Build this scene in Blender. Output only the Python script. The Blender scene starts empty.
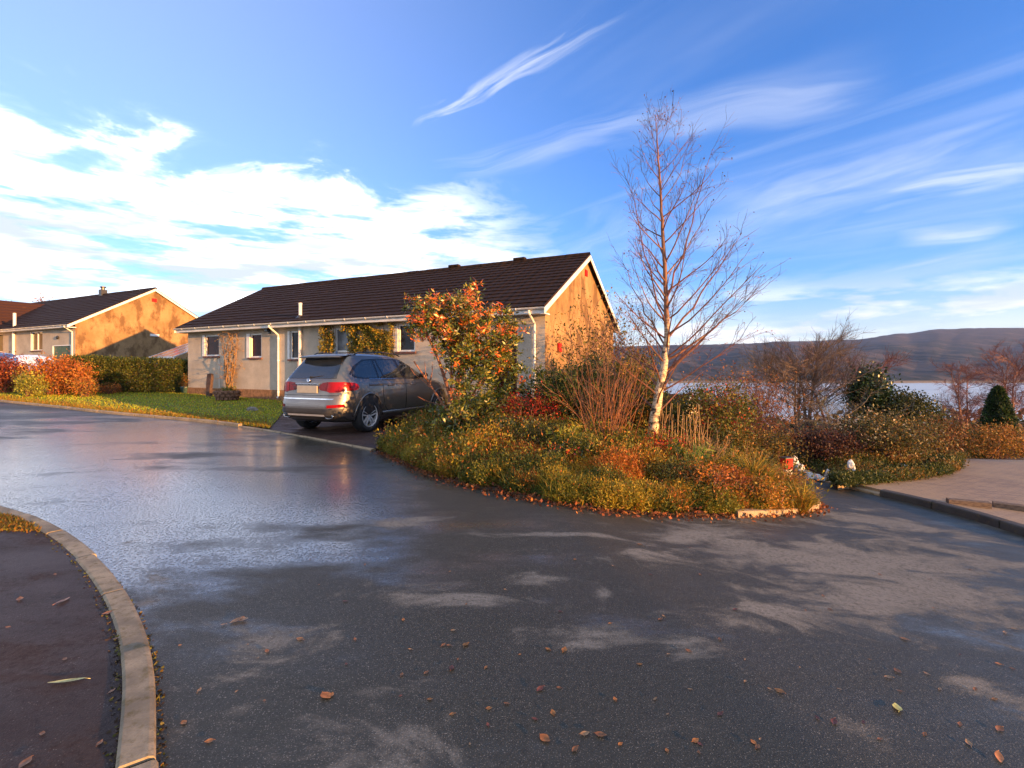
import bpy, bmesh, math, random
import numpy as np
from mathutils import Vector, Matrix, noise as mnoise
from mathutils.geometry import delaunay_2d_cdt

SC = bpy.context.scene
COL = SC.collection
R = math.radians
rng = np.random.default_rng(11)
random.seed(5)

# ------------------------------------------------------------------ camera
F = 490.0; HZ = 368.0; EYE = 1.52
cam_d = bpy.data.cameras.new('camera'); cam = bpy.data.objects.new('camera', cam_d)
COL.objects.link(cam); SC.camera = cam
cam.location = (0, 0, EYE); cam.rotation_euler = (R(90), 0, 0)
cam_d.sensor_width = 36.0; cam_d.lens = F/1024*36.0
cam_d.shift_y = -(384-HZ)/1024.0
cam_d.clip_start = 0.05; cam_d.clip_end = 30000

# ------------------------------------------------------------------ site survey
def sstep(a, b, v):
    t = min(1.0, max(0.0, (v-a)/(b-a))); return t*t*(3-2*t)
O1 = (-14.52, 21.96); PHI = R(26.2)
EX = (math.cos(PHI), -math.sin(PHI)); EY = (math.sin(PHI), math.cos(PHI))
def zg(x, y):
    u = min(30.0, max(0.0, -0.8*x+0.6*y))
    z = 0.0005*u*u
    s = -((x-O1[0])*EX[0]+(y-O1[1])*EX[1]); hv = (x-O1[0])*EY[0]+(y-O1[1])*EY[1]
    z += 1.15*sstep(2, 14, s)*sstep(-4.0, 2.0, hv)
    w = x+0.25*(y-5)
    z += -0.85*math.tanh(0.12*max(0.0, w-0.5))*sstep(-1.0, 1.5, x)
    k = sstep(0.05, 0.4, x/max(y, 1.0))
    z += -0.12*max(0.0, y-11.0)*k*sstep(0,3,y-11.0)
    return z
def G(px, py, dz=0.0):
    d = EYE*F/max(py-HZ, 1)
    for i in range(60):
        x = (px-512)/F*d
        dn = (EYE-zg(x, d)-dz)*F/max(py-HZ, 1)
        d += 0.5*(dn-d)
        d = min(max(d, .3), 120)
    return ((px-512)/F*d, d)
def at(px, d): return ((px-512)/F*d, d)
def zpix(py, d): return EYE+(HZ-py)/F*d

# ------------------------------------------------------------------ objects
def link(o, parent=None):
    COL.objects.link(o)
    if parent is not None: o.parent = parent
    return o
def tag(o, label=None, cat=None, group=None, kind=None):
    if label: o['label'] = label
    if cat: o['category'] = cat
    if group: o['group'] = group
    if kind: o['kind'] = kind
    return o
def thing(name, label, cat, loc=(0, 0, 0), rz=0, group=None):
    o = bpy.data.objects.new(name, None); o.empty_display_size = .2
    link(o); o.location = loc; o.rotation_euler = (0, 0, rz)
    return tag(o, label, cat, group)
class MB:
    def __init__(self): self.v = []; self.f = []; self.m = []; self.c = []
    def face(self, pts, mi=0, col=None):
        n = len(self.v); self.v.extend([tuple(p) for p in pts]); self.f.append(tuple(range(n, n+len(pts)))); self.m.append(mi)
    def box(self, x0, x1, y0, y1, z0, z1, mi=0, M=None):
        P = [(x0,y0,z0),(x1,y0,z0),(x1,y1,z0),(x0,y1,z0),(x0,y0,z1),(x1,y0,z1),(x1,y1,z1),(x0,y1,z1)]
        if M is not None: P = [tuple(M @ Vector(p)) for p in P]
        n = len(self.v); self.v += P
        for q in ((0,3,2,1),(4,5,6,7),(0,1,5,4),(1,2,6,5),(2,3,7,6),(3,0,4,7)):
            self.f.append(tuple(n+i for i in q)); self.m.append(mi)
        return self
    def tube(self, pts, rad, k=6, mi=0, cap=True):
        pts = [Vector(p) for p in pts]
        if not hasattr(rad, '__len__'): rad = [rad]*len(pts)
        n0 = len(self.v); up = None
        for i, p in enumerate(pts):
            a = pts[max(0, i-1)]; b = pts[min(len(pts)-1, i+1)]
            t = (b-a)
            if t.length < 1e-9: t = Vector((0, 0, 1))
            t.normalize()
            if up is None:
                up = t.orthogonal().normalized()
            up = up-t*up.dot(t)
            if up.length < 1e-6: up = t.orthogonal()
            up.normalize(); s = t.cross(up)
            for j in range(k):
                an = 2*math.pi*j/k
                self.v.append(tuple(p+(up*math.cos(an)+s*math.sin(an))*rad[i]))
        for i in range(len(pts)-1):
            for j in range(k):
                a = n0+i*k+j; b = n0+i*k+(j+1) % k
                self.f.append((a, b, b+k, a+k)); self.m.append(mi)
        if cap and k > 3:
            self.f.append(tuple(n0+j for j in reversed(range(k)))); self.m.append(mi)
            self.f.append(tuple(n0+(len(pts)-1)*k+j for j in range(k))); self.m.append(mi)
        return self
    def lathe(self, prof, k=24, M=None, mi=0, close=False):
        n0 = len(self.v)
        for (r, h) in prof:
            for j in range(k):
                an = 2*math.pi*j/k; p = Vector((r*math.cos(an), r*math.sin(an), h))
                self.v.append(tuple(M @ p if M is not None else p))
        m = len(prof)
        for i in range(m if close else m-1):
            for j in range(k):
                a = n0+i*k+j; b = n0+i*k+(j+1) % k; c = n0+((i+1) % m)*k+(j+1) % k; d = n0+((i+1) % m)*k+j
                self.f.append((a, b, c, d)); self.m.append(mi)
        return self
    def grid(self, P, mi=0):                       # P[i][j]
        n0 = len(self.v); a = len(P); b = len(P[0])
        for r in P: self.v += [tuple(p) for p in r]
        for i in range(a-1):
            for j in range(b-1):
                self.f.append((n0+i*b+j, n0+(i+1)*b+j, n0+(i+1)*b+j+1, n0+i*b+j+1)); self.m.append(mi)
        return self
    def build(self, name, mats, parent=None, smooth=False, bevel=0):
        me = bpy.data.meshes.new(name); me.from_pydata(self.v, [], self.f); me.update()
        if not isinstance(mats, (list, tuple)): mats = [mats]
        for m in mats: me.materials.append(m)
        if len(mats) > 1: me.polygons.foreach_set('material_index', self.m)
        if smooth: me.polygons.foreach_set('use_smooth', [True]*len(me.polygons))
        o = link(bpy.data.objects.new(name, me), parent)
        if bevel:
            b = o.modifiers.new('bevel', 'BEVEL'); b.width = bevel; b.segments = 2; b.limit_method = 'ANGLE'
        return o
def recalc(o):
    bm = bmesh.new(); bm.from_mesh(o.data); bmesh.ops.recalc_face_normals(bm, faces=bm.faces); bm.to_mesh(o.data); bm.free(); return o

# ------------------------------------------------------------------ materials
def nmath(nt, op, a, b=None, c=None, clamp=False):
    n = nt.nodes.new('ShaderNodeMath'); n.operation = op; n.use_clamp = clamp
    for i, v in enumerate((a, b, c)):
        if v is None: continue
        if isinstance(v, (int, float)): n.inputs[i].default_value = v
        else: nt.links.new(v, n.inputs[i])
    return n.outputs[0]
def nsmooth(nt, v, a, b, lo=0.0, hi=1.0):
    n = nt.nodes.new('ShaderNodeMapRange'); n.interpolation_type = 'SMOOTHSTEP'
    nt.links.new(v, n.inputs[0])
    for i, q in enumerate((a, b, lo, hi)): n.inputs[i+1].default_value = q
    return n.outputs[0]
def nnoise(nt, vec, scale, detail=4, rough=.55, dist=0.0, out='Fac'):
    n = nt.nodes.new('ShaderNodeTexNoise')
    n.inputs['Scale'].default_value = scale; n.inputs['Detail'].default_value = detail
    n.inputs['Roughness'].default_value = rough; n.inputs['Distortion'].default_value = dist
    if vec is not None: nt.links.new(vec, n.inputs['Vector'])
    return n.outputs[out]
def nmix(nt, fac, a, b, mode='MIX'):
    n = nt.nodes.new('ShaderNodeMix'); n.data_type = 'RGBA'; n.blend_type = mode
    for sock, v in ((n.inputs[0], fac), (n.inputs[6], a), (n.inputs[7], b)):
        if isinstance(v, (int, float)): sock.default_value = v
        elif isinstance(v, tuple): sock.default_value = (*v[:3], 1)
        else: nt.links.new(v, sock)
    return n.outputs[2]
def nmap(nt, vec, scale=(1, 1, 1), rot=(0, 0, 0), loc=(0, 0, 0)):
    n = nt.nodes.new('ShaderNodeMapping'); nt.links.new(vec, n.inputs[0])
    n.inputs[1].default_value = loc; n.inputs[2].default_value = rot; n.inputs[3].default_value = scale
    return n.outputs[0]
def nbump(nt, h, strength, dist=.02, base=None):
    n = nt.nodes.new('ShaderNodeBump'); n.inputs['Strength'].default_value = strength; n.inputs['Distance'].default_value = dist
    nt.links.new(h, n.inputs['Height'])
    if base is not None: nt.links.new(base, n.inputs['Normal'])
    return n.outputs[0]
def newmat(name):
    m = bpy.data.materials.new(name); m.use_nodes = True; nt = m.node_tree
    b = nt.nodes['Principled BSDF']
    tc = nt.nodes.new('ShaderNodeTexCoord')
    return m, nt, b, tc.outputs['Object']
def setin(nt, b, **kw):
    for k, v in kw.items():
        s = b.inputs[k.replace('_', ' ')]
        if isinstance(v, (int, float)): s.default_value = v
        elif isinstance(v, tuple): s.default_value = (*v[:3], 1)
        else: nt.links.new(v, s)
def simple(name, c, rough=.5, metal=0.0, var=.12, scale=6.0, bump=0.0, bscale=80.0, spec=.5, coat=0.0, c2=None, lo=.35, hi=.65, stretch=(1,1,1)):
    m, nt, b, oc = newmat(name)
    oc = nmap(nt, oc, stretch)
    n1 = nnoise(nt, oc, scale, 6)
    if c2 is None: c2 = tuple(q*(1-var*2) for q in c); 
    col = nmix(nt, nsmooth(nt, n1, lo, hi), c2, c)
    setin(nt, b, Base_Color=col, Metallic=metal, Coat_Weight=coat)
    b.inputs['Specular IOR Level'].default_value = spec
    r = nsmooth(nt, n1, .3, .7, min(1, rough*1.12), rough*.88); setin(nt, b, Roughness=r)
    if bump: setin(nt, b, Normal=nbump(nt, nnoise(nt, oc, bscale, 3), bump, .01))
    return m
def leafmat(name, rough=.55, trans=.3, spec=.35):
    m, nt, b, oc = newmat(name)
    a = nt.nodes.new('ShaderNodeVertexColor'); a.layer_name = 'Col'
    setin(nt, b, Base_Color=a.outputs[0], Roughness=rough); b.inputs['Specular IOR Level'].default_value = spec
    t = nt.nodes.new('ShaderNodeBsdfTranslucent'); nt.links.new(a.outputs[0], t.inputs[0])
    mx = nt.nodes.new('ShaderNodeMixShader'); mx.inputs[0].default_value = trans
    nt.links.new(b.outputs[0], mx.inputs[1]); nt.links.new(t.outputs[0], mx.inputs[2])
    nt.links.new(mx.outputs[0], nt.nodes['Material Output'].inputs[0])
    return m
M = {}
M['leaf'] = leafmat('leaf')
M['glossleaf'] = leafmat('gloss_leaf', .32, .2, .5)
M['dryleaf'] = leafmat('dry_leaf', .7, .15, .3)
M['white'] = simple('white_upvc', (.78,.76,.72), .35, var=.05)
M['fascia'] = simple('fascia_white', (.74,.72,.68), .45, var=.08, scale=3)
M['pipe'] = simple('pipe_white', (.74,.72,.68), .4, var=.08, scale=2)
M['darkmetal'] = simple('dark_metal', (.03,.03,.032), .4, var=.1)
M['black'] = simple('black_rubber', (.018,.018,.019), .75, var=.15, scale=20)
M['blackgloss'] = simple('black_gloss', (.012,.012,.013), .18, var=.05)
M['chrome'] = simple('chrome_trim', (.62,.62,.63), .18, 1.0, var=.04)
M['alloy'] = simple('alloy_wheel', (.62,.61,.60), .35, .35, var=.06)
M['red'] = simple('red_paint', (.5,.012,.010), .7, var=.1, spec=.2)
M['bark'] = simple('bark', (.16,.085,.045), .85, var=.25, scale=20, bump=.5, bscale=50, c2=(.07,.04,.025))
M['darkbark'] = simple('dark_bark', (.09,.06,.045), .9, var=.2, scale=20, c2=(.04,.028,.022))
M['twig'] = simple('twig', (.17,.075,.05), .8, var=.2, scale=12, c2=(.09,.04,.03))
M['redtwig'] = simple('red_twig', (.30,.11,.035), .6, var=.2, scale=9, c2=(.16,.06,.025))
M['greytwig'] = simple('grey_twig', (.17,.14,.10), .85, var=.2, scale=9, c2=(.08,.065,.05))
M['strawstem'] = simple('straw_stem', (.4,.25,.11), .8, var=.2, scale=9, c2=(.25,.14,.06))
M['orangebark'] = simple('orange_bark', (.34,.12,.05), .6, var=.2, scale=25, c2=(.14,.06,.035))

def np_mesh(name, V, nper, mat, parent=None, col=None, smooth=False):
    """V (N,nper,3) float; one polygon per row, colour (N,3) per polygon"""
    N = V.shape[0]; me = bpy.data.meshes.new(name)
    me.vertices.add(N*nper); me.vertices.foreach_set('co', V.reshape(-1).astype(np.float32))
    me.loops.add(N*nper); me.loops.foreach_set('vertex_index', np.arange(N*nper, dtype=np.int32))
    me.polygons.add(N); me.polygons.foreach_set('loop_start', np.arange(0, N*nper, nper, dtype=np.int32))
    me.update(calc_edges=True)
    if col is not None:
        a = me.color_attributes.new('Col', 'FLOAT_COLOR', 'CORNER')
        c = np.ones((N, nper, 4), np.float32); c[:, :, :3] = col[:, None, :]
        a.data.foreach_set('color', c.reshape(-1))
    me.materials.append(mat)
    if smooth: me.polygons.foreach_set('use_smooth', [True]*N)
    return link(bpy.data.objects.new(name, me), parent)
def palette(N, pal, jit=.18, pick=None):
    P = np.array([p[:3] for p in pal]); w = np.array([p[3] if len(p) > 3 else 1.0 for p in pal]); w = w/w.sum()
    i = rng.choice(len(P), N, p=w) if pick is None else pick
    c = P[i]*(1+rng.normal(0, jit, (N, 1)))*(1+rng.normal(0, jit*.35, (N, 3)))
    return np.clip(c, .004, .9)
def unit(v): return v/np.maximum(np.linalg.norm(v, axis=-1, keepdims=True), 1e-9)
def leaves(name, P, size, pal, mat, parent=None, aspect=.5, up=.3, jit=.18, out=None, pick=None, fold=.15):
    """leaf-shaped quads at points P; aspect = width/length"""
    P = np.asarray(P, float); N = len(P)
    d = rng.normal(0, 1, (N, 3)); d[:, 2] += up
    if out is not None: d += out
    d = unit(d); s = unit(np.cross(d, rng.normal(0, 1, (N, 3)))); n = np.cross(d, s)
    L = size*(rng.uniform(.6, 1.35, (N, 1)))
    W = L*aspect*.5
    V = np.stack([P, P+d*L*.5+s*W+n*W*fold, P+d*L, P+d*L*.5-s*W+n*W*fold], 1)
    return np_mesh(name, V, 4, mat, parent, palette(N, pal, jit, pick))
def blades(name, P, h, pal, mat, parent=None, width=.012, lean=.35, curve=.3, jit=.18, hj=.35, pick=None, dirs=None):
    """upright grass or heather shoots growing from P: two quads bent over as one 5-gon"""
    P = np.asarray(P, float); N = len(P)
    H = (h*(1+rng.uniform(-hj, hj, N)))[:, None]
    a = rng.uniform(0, 2*np.pi, N); s = np.stack([np.cos(a), np.sin(a), np.zeros(N)], 1)
    d = np.stack([rng.normal(0, lean, N), rng.normal(0, lean, N), np.ones(N)], 1) if dirs is None else dirs
    d = unit(d); b = d.copy(); b[:, 2] -= curve; b[:, :2] *= 1+curve*2; b = unit(b)
    m = P+d*H*.55; t = m+b*H*.45; w = width*(1+rng.uniform(-.3, .3, (N, 1)))
    V = np.stack([P-s*w*.5, P+s*w*.5, m+s*w*.42, m-s*w*.42, m-s*w*.42, m+s*w*.42, t+s*w*.06, t-s*w*.06], 1).reshape(N*2, 4, 3)
    return np_mesh(name, V, 4, mat, parent, np.repeat(palette(N, pal, jit, pick), 2, 0))
def clumps(c, r, nclump, nper, spread, shell=.55, zmin=-1.0, flat=1.0):
    """clumped points in an ellipsoid: centre c, radii r; returns points, clump ids, clump centres"""
    C = []
    while len(C) < nclump:
        d = unit(rng.normal(0, 1, 3)); rr = shell+(1-shell)*rng.random()**.7
        if d[2] < zmin: continue
        k = 1+.16*math.sin(3.1*d[0]+2.3*d[1]+c[0]*3)+.12*math.sin(5*d[2]+4*d[1]+c[1])
        C.append(np.array(c)+d*np.array(r)*rr*k)
    C = np.array(C)
    cnt = np.maximum(2, (nper*rng.uniform(.5, 1.5, nclump)).astype(int))
    ids = np.repeat(np.arange(nclump), cnt)
    P = C[ids]+rng.normal(0, 1, (len(ids), 3))*np.array([spread, spread, spread*flat])
    return P, ids, C

# branch growing --------------------------------------------------------
def grow(mb, p, d, L, r, nseg=5, up=.15, wob=.12, k=4, rtip=.35):
    p = Vector(p); d = Vector(d).normalized(); pts = [p.copy()]; rad = [r]
    for i in range(nseg):
        d = (d+Vector((random.gauss(0, wob), random.gauss(0, wob), random.gauss(0, wob)+up))).normalized()
        p = p+d*(L/nseg); pts.append(p.copy()); rad.append(r*(1-(1-rtip)*(i+1)/nseg))
    mb.tube(pts, rad, k, cap=False)
    return pts
def along(pts, t):
    f = t*(len(pts)-1); i = min(int(f), len(pts)-2); q = f-i
    return pts[i].lerp(pts[i+1], q), (pts[i+1]-pts[i]).normalized()
def side_dir(t, spread):
    o = t.orthogonal().normalized(); o.rotate(Matrix.Rotation(random.uniform(0, 2*math.pi), 3, t))
    return (t*math.cos(spread)+o*math.sin(spread)).normalized()
# ------------------------------------------------------------------ world and sun
SUN_EL = 5.0; SUN_V = Vector((0.815, -0.58, 0)).normalized()
sun_az = math.atan2(SUN_V.x, SUN_V.y)            # clockwise from +y
w = bpy.data.worlds.new('World'); SC.world = w; w.use_nodes = True; w.cycles.sampling_method = 'MANUAL'; w.cycles.sample_map_resolution = 512
nt = w.node_tree; nt.nodes.clear()
out = nt.nodes.new('ShaderNodeOutputWorld'); bg = nt.nodes.new('ShaderNodeBackground')
nt.links.new(bg.outputs[0], out.inputs[0])
sky = nt.nodes.new('ShaderNodeTexSky'); sky.sky_type = 'NISHITA'; sky.sun_disc = False
sky.sun_elevation = R(SUN_EL); sky.sun_rotation = sun_az
sky.air_density = 1.0; sky.dust_density = 0.2; sky.ozone_density = 2.5; sky.altitude = 100
tc = nt.nodes.new('ShaderNodeTexCoord')
sep = nt.nodes.new('ShaderNodeSeparateXYZ'); nt.links.new(tc.outputs['Generated'], sep.inputs[0])
X, Y, Z = sep.outputs
zc = nmath(nt, 'MAXIMUM', nmath(nt, 'ADD', Z, .035), .03)
cx = nmath(nt, 'DIVIDE', X, zc); cy = nmath(nt, 'DIVIDE', Y, zc)
ca, sa = math.cos(R(-37)), math.sin(R(-37))
al = nmath(nt, 'ADD', nmath(nt, 'MULTIPLY', cx, sa), nmath(nt, 'MULTIPLY', cy, ca))
ac = nmath(nt, 'SUBTRACT', nmath(nt, 'MULTIPLY', cx, ca), nmath(nt, 'MULTIPLY', cy, sa))
def comb(a, b, c=0.0):
    n = nt.nodes.new('ShaderNodeCombineXYZ')
    for i, v in enumerate((a, b, c)):
        if isinstance(v, (int, float)): n.inputs[i].default_value = v
        else: nt.links.new(v, n.inputs[i])
    return n.outputs[0]
az = nmath(nt, 'ARCTAN2', X, Y); el = nmath(nt, 'ARCSINE', Z)
azd = nmath(nt, 'MULTIPLY', az, 57.2958); eld = nmath(nt, 'MULTIPLY', el, 57.2958)
# high streaks of cirrus: long combed wisps in one high layer, each with its own bearing
wx = nnoise(nt, comb(nmath(nt, 'MULTIPLY', cx, .9), nmath(nt, 'MULTIPLY', cy, .9), 2.2), 1.0, 3, .55)
wy = nnoise(nt, comb(nmath(nt, 'MULTIPLY', cx, .9), nmath(nt, 'MULTIPLY', cy, .9), 9.2), 1.0, 3, .55)
qx = nmath(nt, 'ADD', cx, nmath(nt, 'MULTIPLY', nmath(nt, 'SUBTRACT', wx, .5), .55))
qy = nmath(nt, 'ADD', cy, nmath(nt, 'MULTIPLY', nmath(nt, 'SUBTRACT', wy, .5), .55))
def plane(px, py):
    d = Vector(((px-512)/F, 1, (HZ-py)/F)).normalized(); z = d.z+.035; return Vector((d.x/z, d.y/z))
def wisp(a, b, wpix, amount, seed, comb_=1.0):
    p0, p1 = plane(*a), plane(*b); m_ = ((a[0]+b[0])/2, (a[1]+b[1])/2)
    ax = Vector((b[0]-a[0], b[1]-a[1])).normalized(); wd = (plane(m_[0]-ax.y*wpix, m_[1]+ax.x*wpix)-plane(*m_)).length
    d = p1-p0; L = d.length; d = d/L
    rx = nmath(nt, 'SUBTRACT', qx, p0.x); ry = nmath(nt, 'SUBTRACT', qy, p0.y)
    t = nmath(nt, 'DIVIDE', nmath(nt, 'ADD', nmath(nt, 'MULTIPLY', rx, d.x), nmath(nt, 'MULTIPLY', ry, d.y)), L)
    u = nmath(nt, 'DIVIDE', nmath(nt, 'ADD', nmath(nt, 'MULTIPLY', rx, -d.y), nmath(nt, 'MULTIPLY', ry, d.x)), wd)
    m0 = nmath(nt, 'MULTIPLY', nsmooth(nt, nmath(nt, 'ABSOLUTE', u), 1.5, .0), nmath(nt, 'MULTIPLY', nsmooth(nt, t, -.15, .3), nsmooth(nt, t, 1.15, .7)))
    n1 = nnoise(nt, comb(nmath(nt, 'MULTIPLY', u, .85*comb_), nmath(nt, 'MULTIPLY', t, L/wd*.16), seed*3.7), 1.0, 5, .58, .5)
    return nmath(nt, 'MULTIPLY', nmath(nt, 'MULTIPLY', m0, nsmooth(nt, n1, .30, .74)), amount)
W_ = [((392,128),(590,22),12,.62,1,1.6), ((420,178),(700,118),20,.40,2), ((620,140),(870,78),22,.34,3), ((730,222),(1030,120),30,.62,5),
      ((745,250),(850,210),24,.5,6), ((870,196),(1040,176),16,.75,7), ((880,240),(1000,226),14,.7,8), ((800,290),(1050,240),12,.6,9), ((560,260),(640,215),20,.4,11)]
streak = None
for a_, b_2, wp, am, sd, *k_ in W_:
    v = wisp(a_, b_2, wp, am, sd, *k_); streak = v if streak is None else nmath(nt, 'MAXIMUM', streak, v)
v1 = comb(nmath(nt, 'MULTIPLY', ac, 1.25), nmath(nt, 'MULTIPLY', al, .2), 3.7)
c1 = nnoise(nt, v1, 1.0, 5, .58, .9)
veil = nmath(nt, 'MULTIPLY', nsmooth(nt, c1, .42, .8), nsmooth(nt, azd, -30, 25, .12, .3))
veil = nmath(nt, 'MULTIPLY', veil, nsmooth(nt, eld, 40, 26, .25, 1))
veil = nmath(nt, 'MAXIMUM', veil, nsmooth(nt, azd, 25, -52, 0, .24))
streak = nmath(nt, 'MAXIMUM', streak, veil)
# the broad bright bank over the houses
dv = comb(nmath(nt, 'MULTIPLY', azd, .05), nmath(nt, 'MULTIPLY', eld, .13), 0.4)
b1 = nnoise(nt, dv, 1.6, 6, .6, .5)
top = nmath(nt, 'ADD', eld, nmath(nt, 'MULTIPLY', nmath(nt, 'SUBTRACT', b1, .5), -26.0))
band = nmath(nt, 'MULTIPLY', nsmooth(nt, top, 22.5, 14.0), nsmooth(nt, nmath(nt, 'ADD', azd, nmath(nt, 'MULTIPLY', nmath(nt, 'SUBTRACT', b1, .5), 40.0)), 6.0, -8.0))
band = nmath(nt, 'MULTIPLY', band, nsmooth(nt, azd, -150, -110))
# low cumulus along the horizon
hv = comb(nmath(nt, 'MULTIPLY', azd, .06), nmath(nt, 'MULTIPLY', eld, .26), 7.4)
h1 = nnoise(nt, hv, 1.7, 5, .58, .3)
low = nmath(nt, 'MULTIPLY', nsmooth(nt, h1, .42, .62), nsmooth(nt, eld, 11.0, 4.5))
low = nmath(nt, 'MAXIMUM', low, nsmooth(nt, eld, 9.0, 0.5, 0, .8))
# unseen thin overcast added behind the camera and overhead as neutral fill
back = nmath(nt, 'MULTIPLY', nsmooth(nt, nmath(nt, 'ADD', nmath(nt, 'ABSOLUTE', azd), nmath(nt, 'MULTIPLY', nmath(nt, 'SUBTRACT', b1, .5), 50.0)), 70, 110), .62)
over_ = nmath(nt, 'MULTIPLY', nsmooth(nt, nmath(nt, 'ADD', eld, nmath(nt, 'MULTIPLY', nmath(nt, 'SUBTRACT', b1, .5), 25.0)), 52, 72), .7)
cover = nmath(nt, 'MAXIMUM', nmath(nt, 'MAXIMUM', nmath(nt, 'MAXIMUM', streak, band), low), nmath(nt, 'MAXIMUM', back, over_), clamp=True)
gv = comb(nmath(nt, 'MULTIPLY', azd, .035), nmath(nt, 'MULTIPLY', eld, .2), 5.1)
dens = nmath(nt, 'MULTIPLY', nsmooth(nt, nnoise(nt, gv, 1.8, 4, .6), .38, .6), nsmooth(nt, eld, 19, 12))
gap = nmath(nt, 'MULTIPLY', nsmooth(nt, nnoise(nt, gv, 2.7, 5, .62), .47, .66), nmath(nt, 'MULTIPLY', nsmooth(nt, eld, 20.5, 15), .85))
band = nmath(nt, 'MULTIPLY', band, nmath(nt, 'SUBTRACT', 1.0, gap))
cover = nmath(nt, 'MAXIMUM', nmath(nt, 'MAXIMUM', nmath(nt, 'MAXIMUM', streak, band), low), nmath(nt, 'MAXIMUM', back, over_), clamp=True)
SKYC = (0.80, 0.98, 1.52)
skyc = nmix(nt, 1.0, sky.outputs[0], SKYC, 'MULTIPLY')
hs = nt.nodes.new('ShaderNodeHueSaturation'); hs.inputs['Saturation'].default_value = 1.06; hs.inputs['Value'].default_value = 1.07
nt.links.new(skyc, hs.inputs['Color'])
bright = nmix(nt, nmath(nt, 'MULTIPLY', band, nsmooth(nt, azd, 12, -20)), (3.7, 3.75, 3.85), (8.6, 8.8, 9.2))
cloudc = nmix(nt, dens, bright, (2.4, 2.7, 3.3))
colr = nmix(nt, cover, hs.outputs[0], cloudc)
nt.links.new(colr, bg.inputs[0]); bg.inputs[1].default_value = 0.1
sl = bpy.data.lights.new('sun', 'SUN'); so = link(bpy.data.objects.new('sun', sl))
sl.energy = 5.0; sl.angle = R(.5); sl.color = (1.0, .50, .17)
sd = Vector((SUN_V.x*math.cos(R(SUN_EL)), SUN_V.y*math.cos(R(SUN_EL)), math.sin(R(SUN_EL))))
so.rotation_euler = sd.to_track_quat('Z', 'Y').to_euler(); so.location = (30, -18, 25)
SC.view_settings.view_transform = 'Standard'; SC.view_settings.look = 'None'
SC.view_settings.exposure = 1.86; SC.view_settings.gamma = 1.0

# ------------------------------------------------------------------ ground materials
def groundmat(name, c1, c2, scale=2.5, rough=.9, bump=.5, bs=60, c3=None):
    m, nt, b, oc = newmat(name)
    n1 = nnoise(nt, oc, scale, 8, .6); n2 = nnoise(nt, oc, scale*14, 4, .6)
    col = nmix(nt, nsmooth(nt, n1, .38, .62), c1, c2)
    col = nmix(nt, nmath(nt, 'MULTIPLY', nsmooth(nt, n2, .35, .7), .5), col, c3 or tuple(q*.45 for q in c1))
    setin(nt, b, Base_Color=col, Roughness=rough, Normal=nbump(nt, nnoise(nt, oc, bs, 4), bump, .03))
    b.inputs['Specular IOR Level'].default_value = .25
    return m
M['earth'] = groundmat('earth', (.05,.032,.02), (.08,.05,.028), 3)
M['meadow'] = groundmat('meadow', (.05,.06,.022), (.09,.075,.03), .08, bs=2)
M['lawn'] = groundmat('lawn', (.09,.11,.012), (.16,.15,.015), 1.2)

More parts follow.
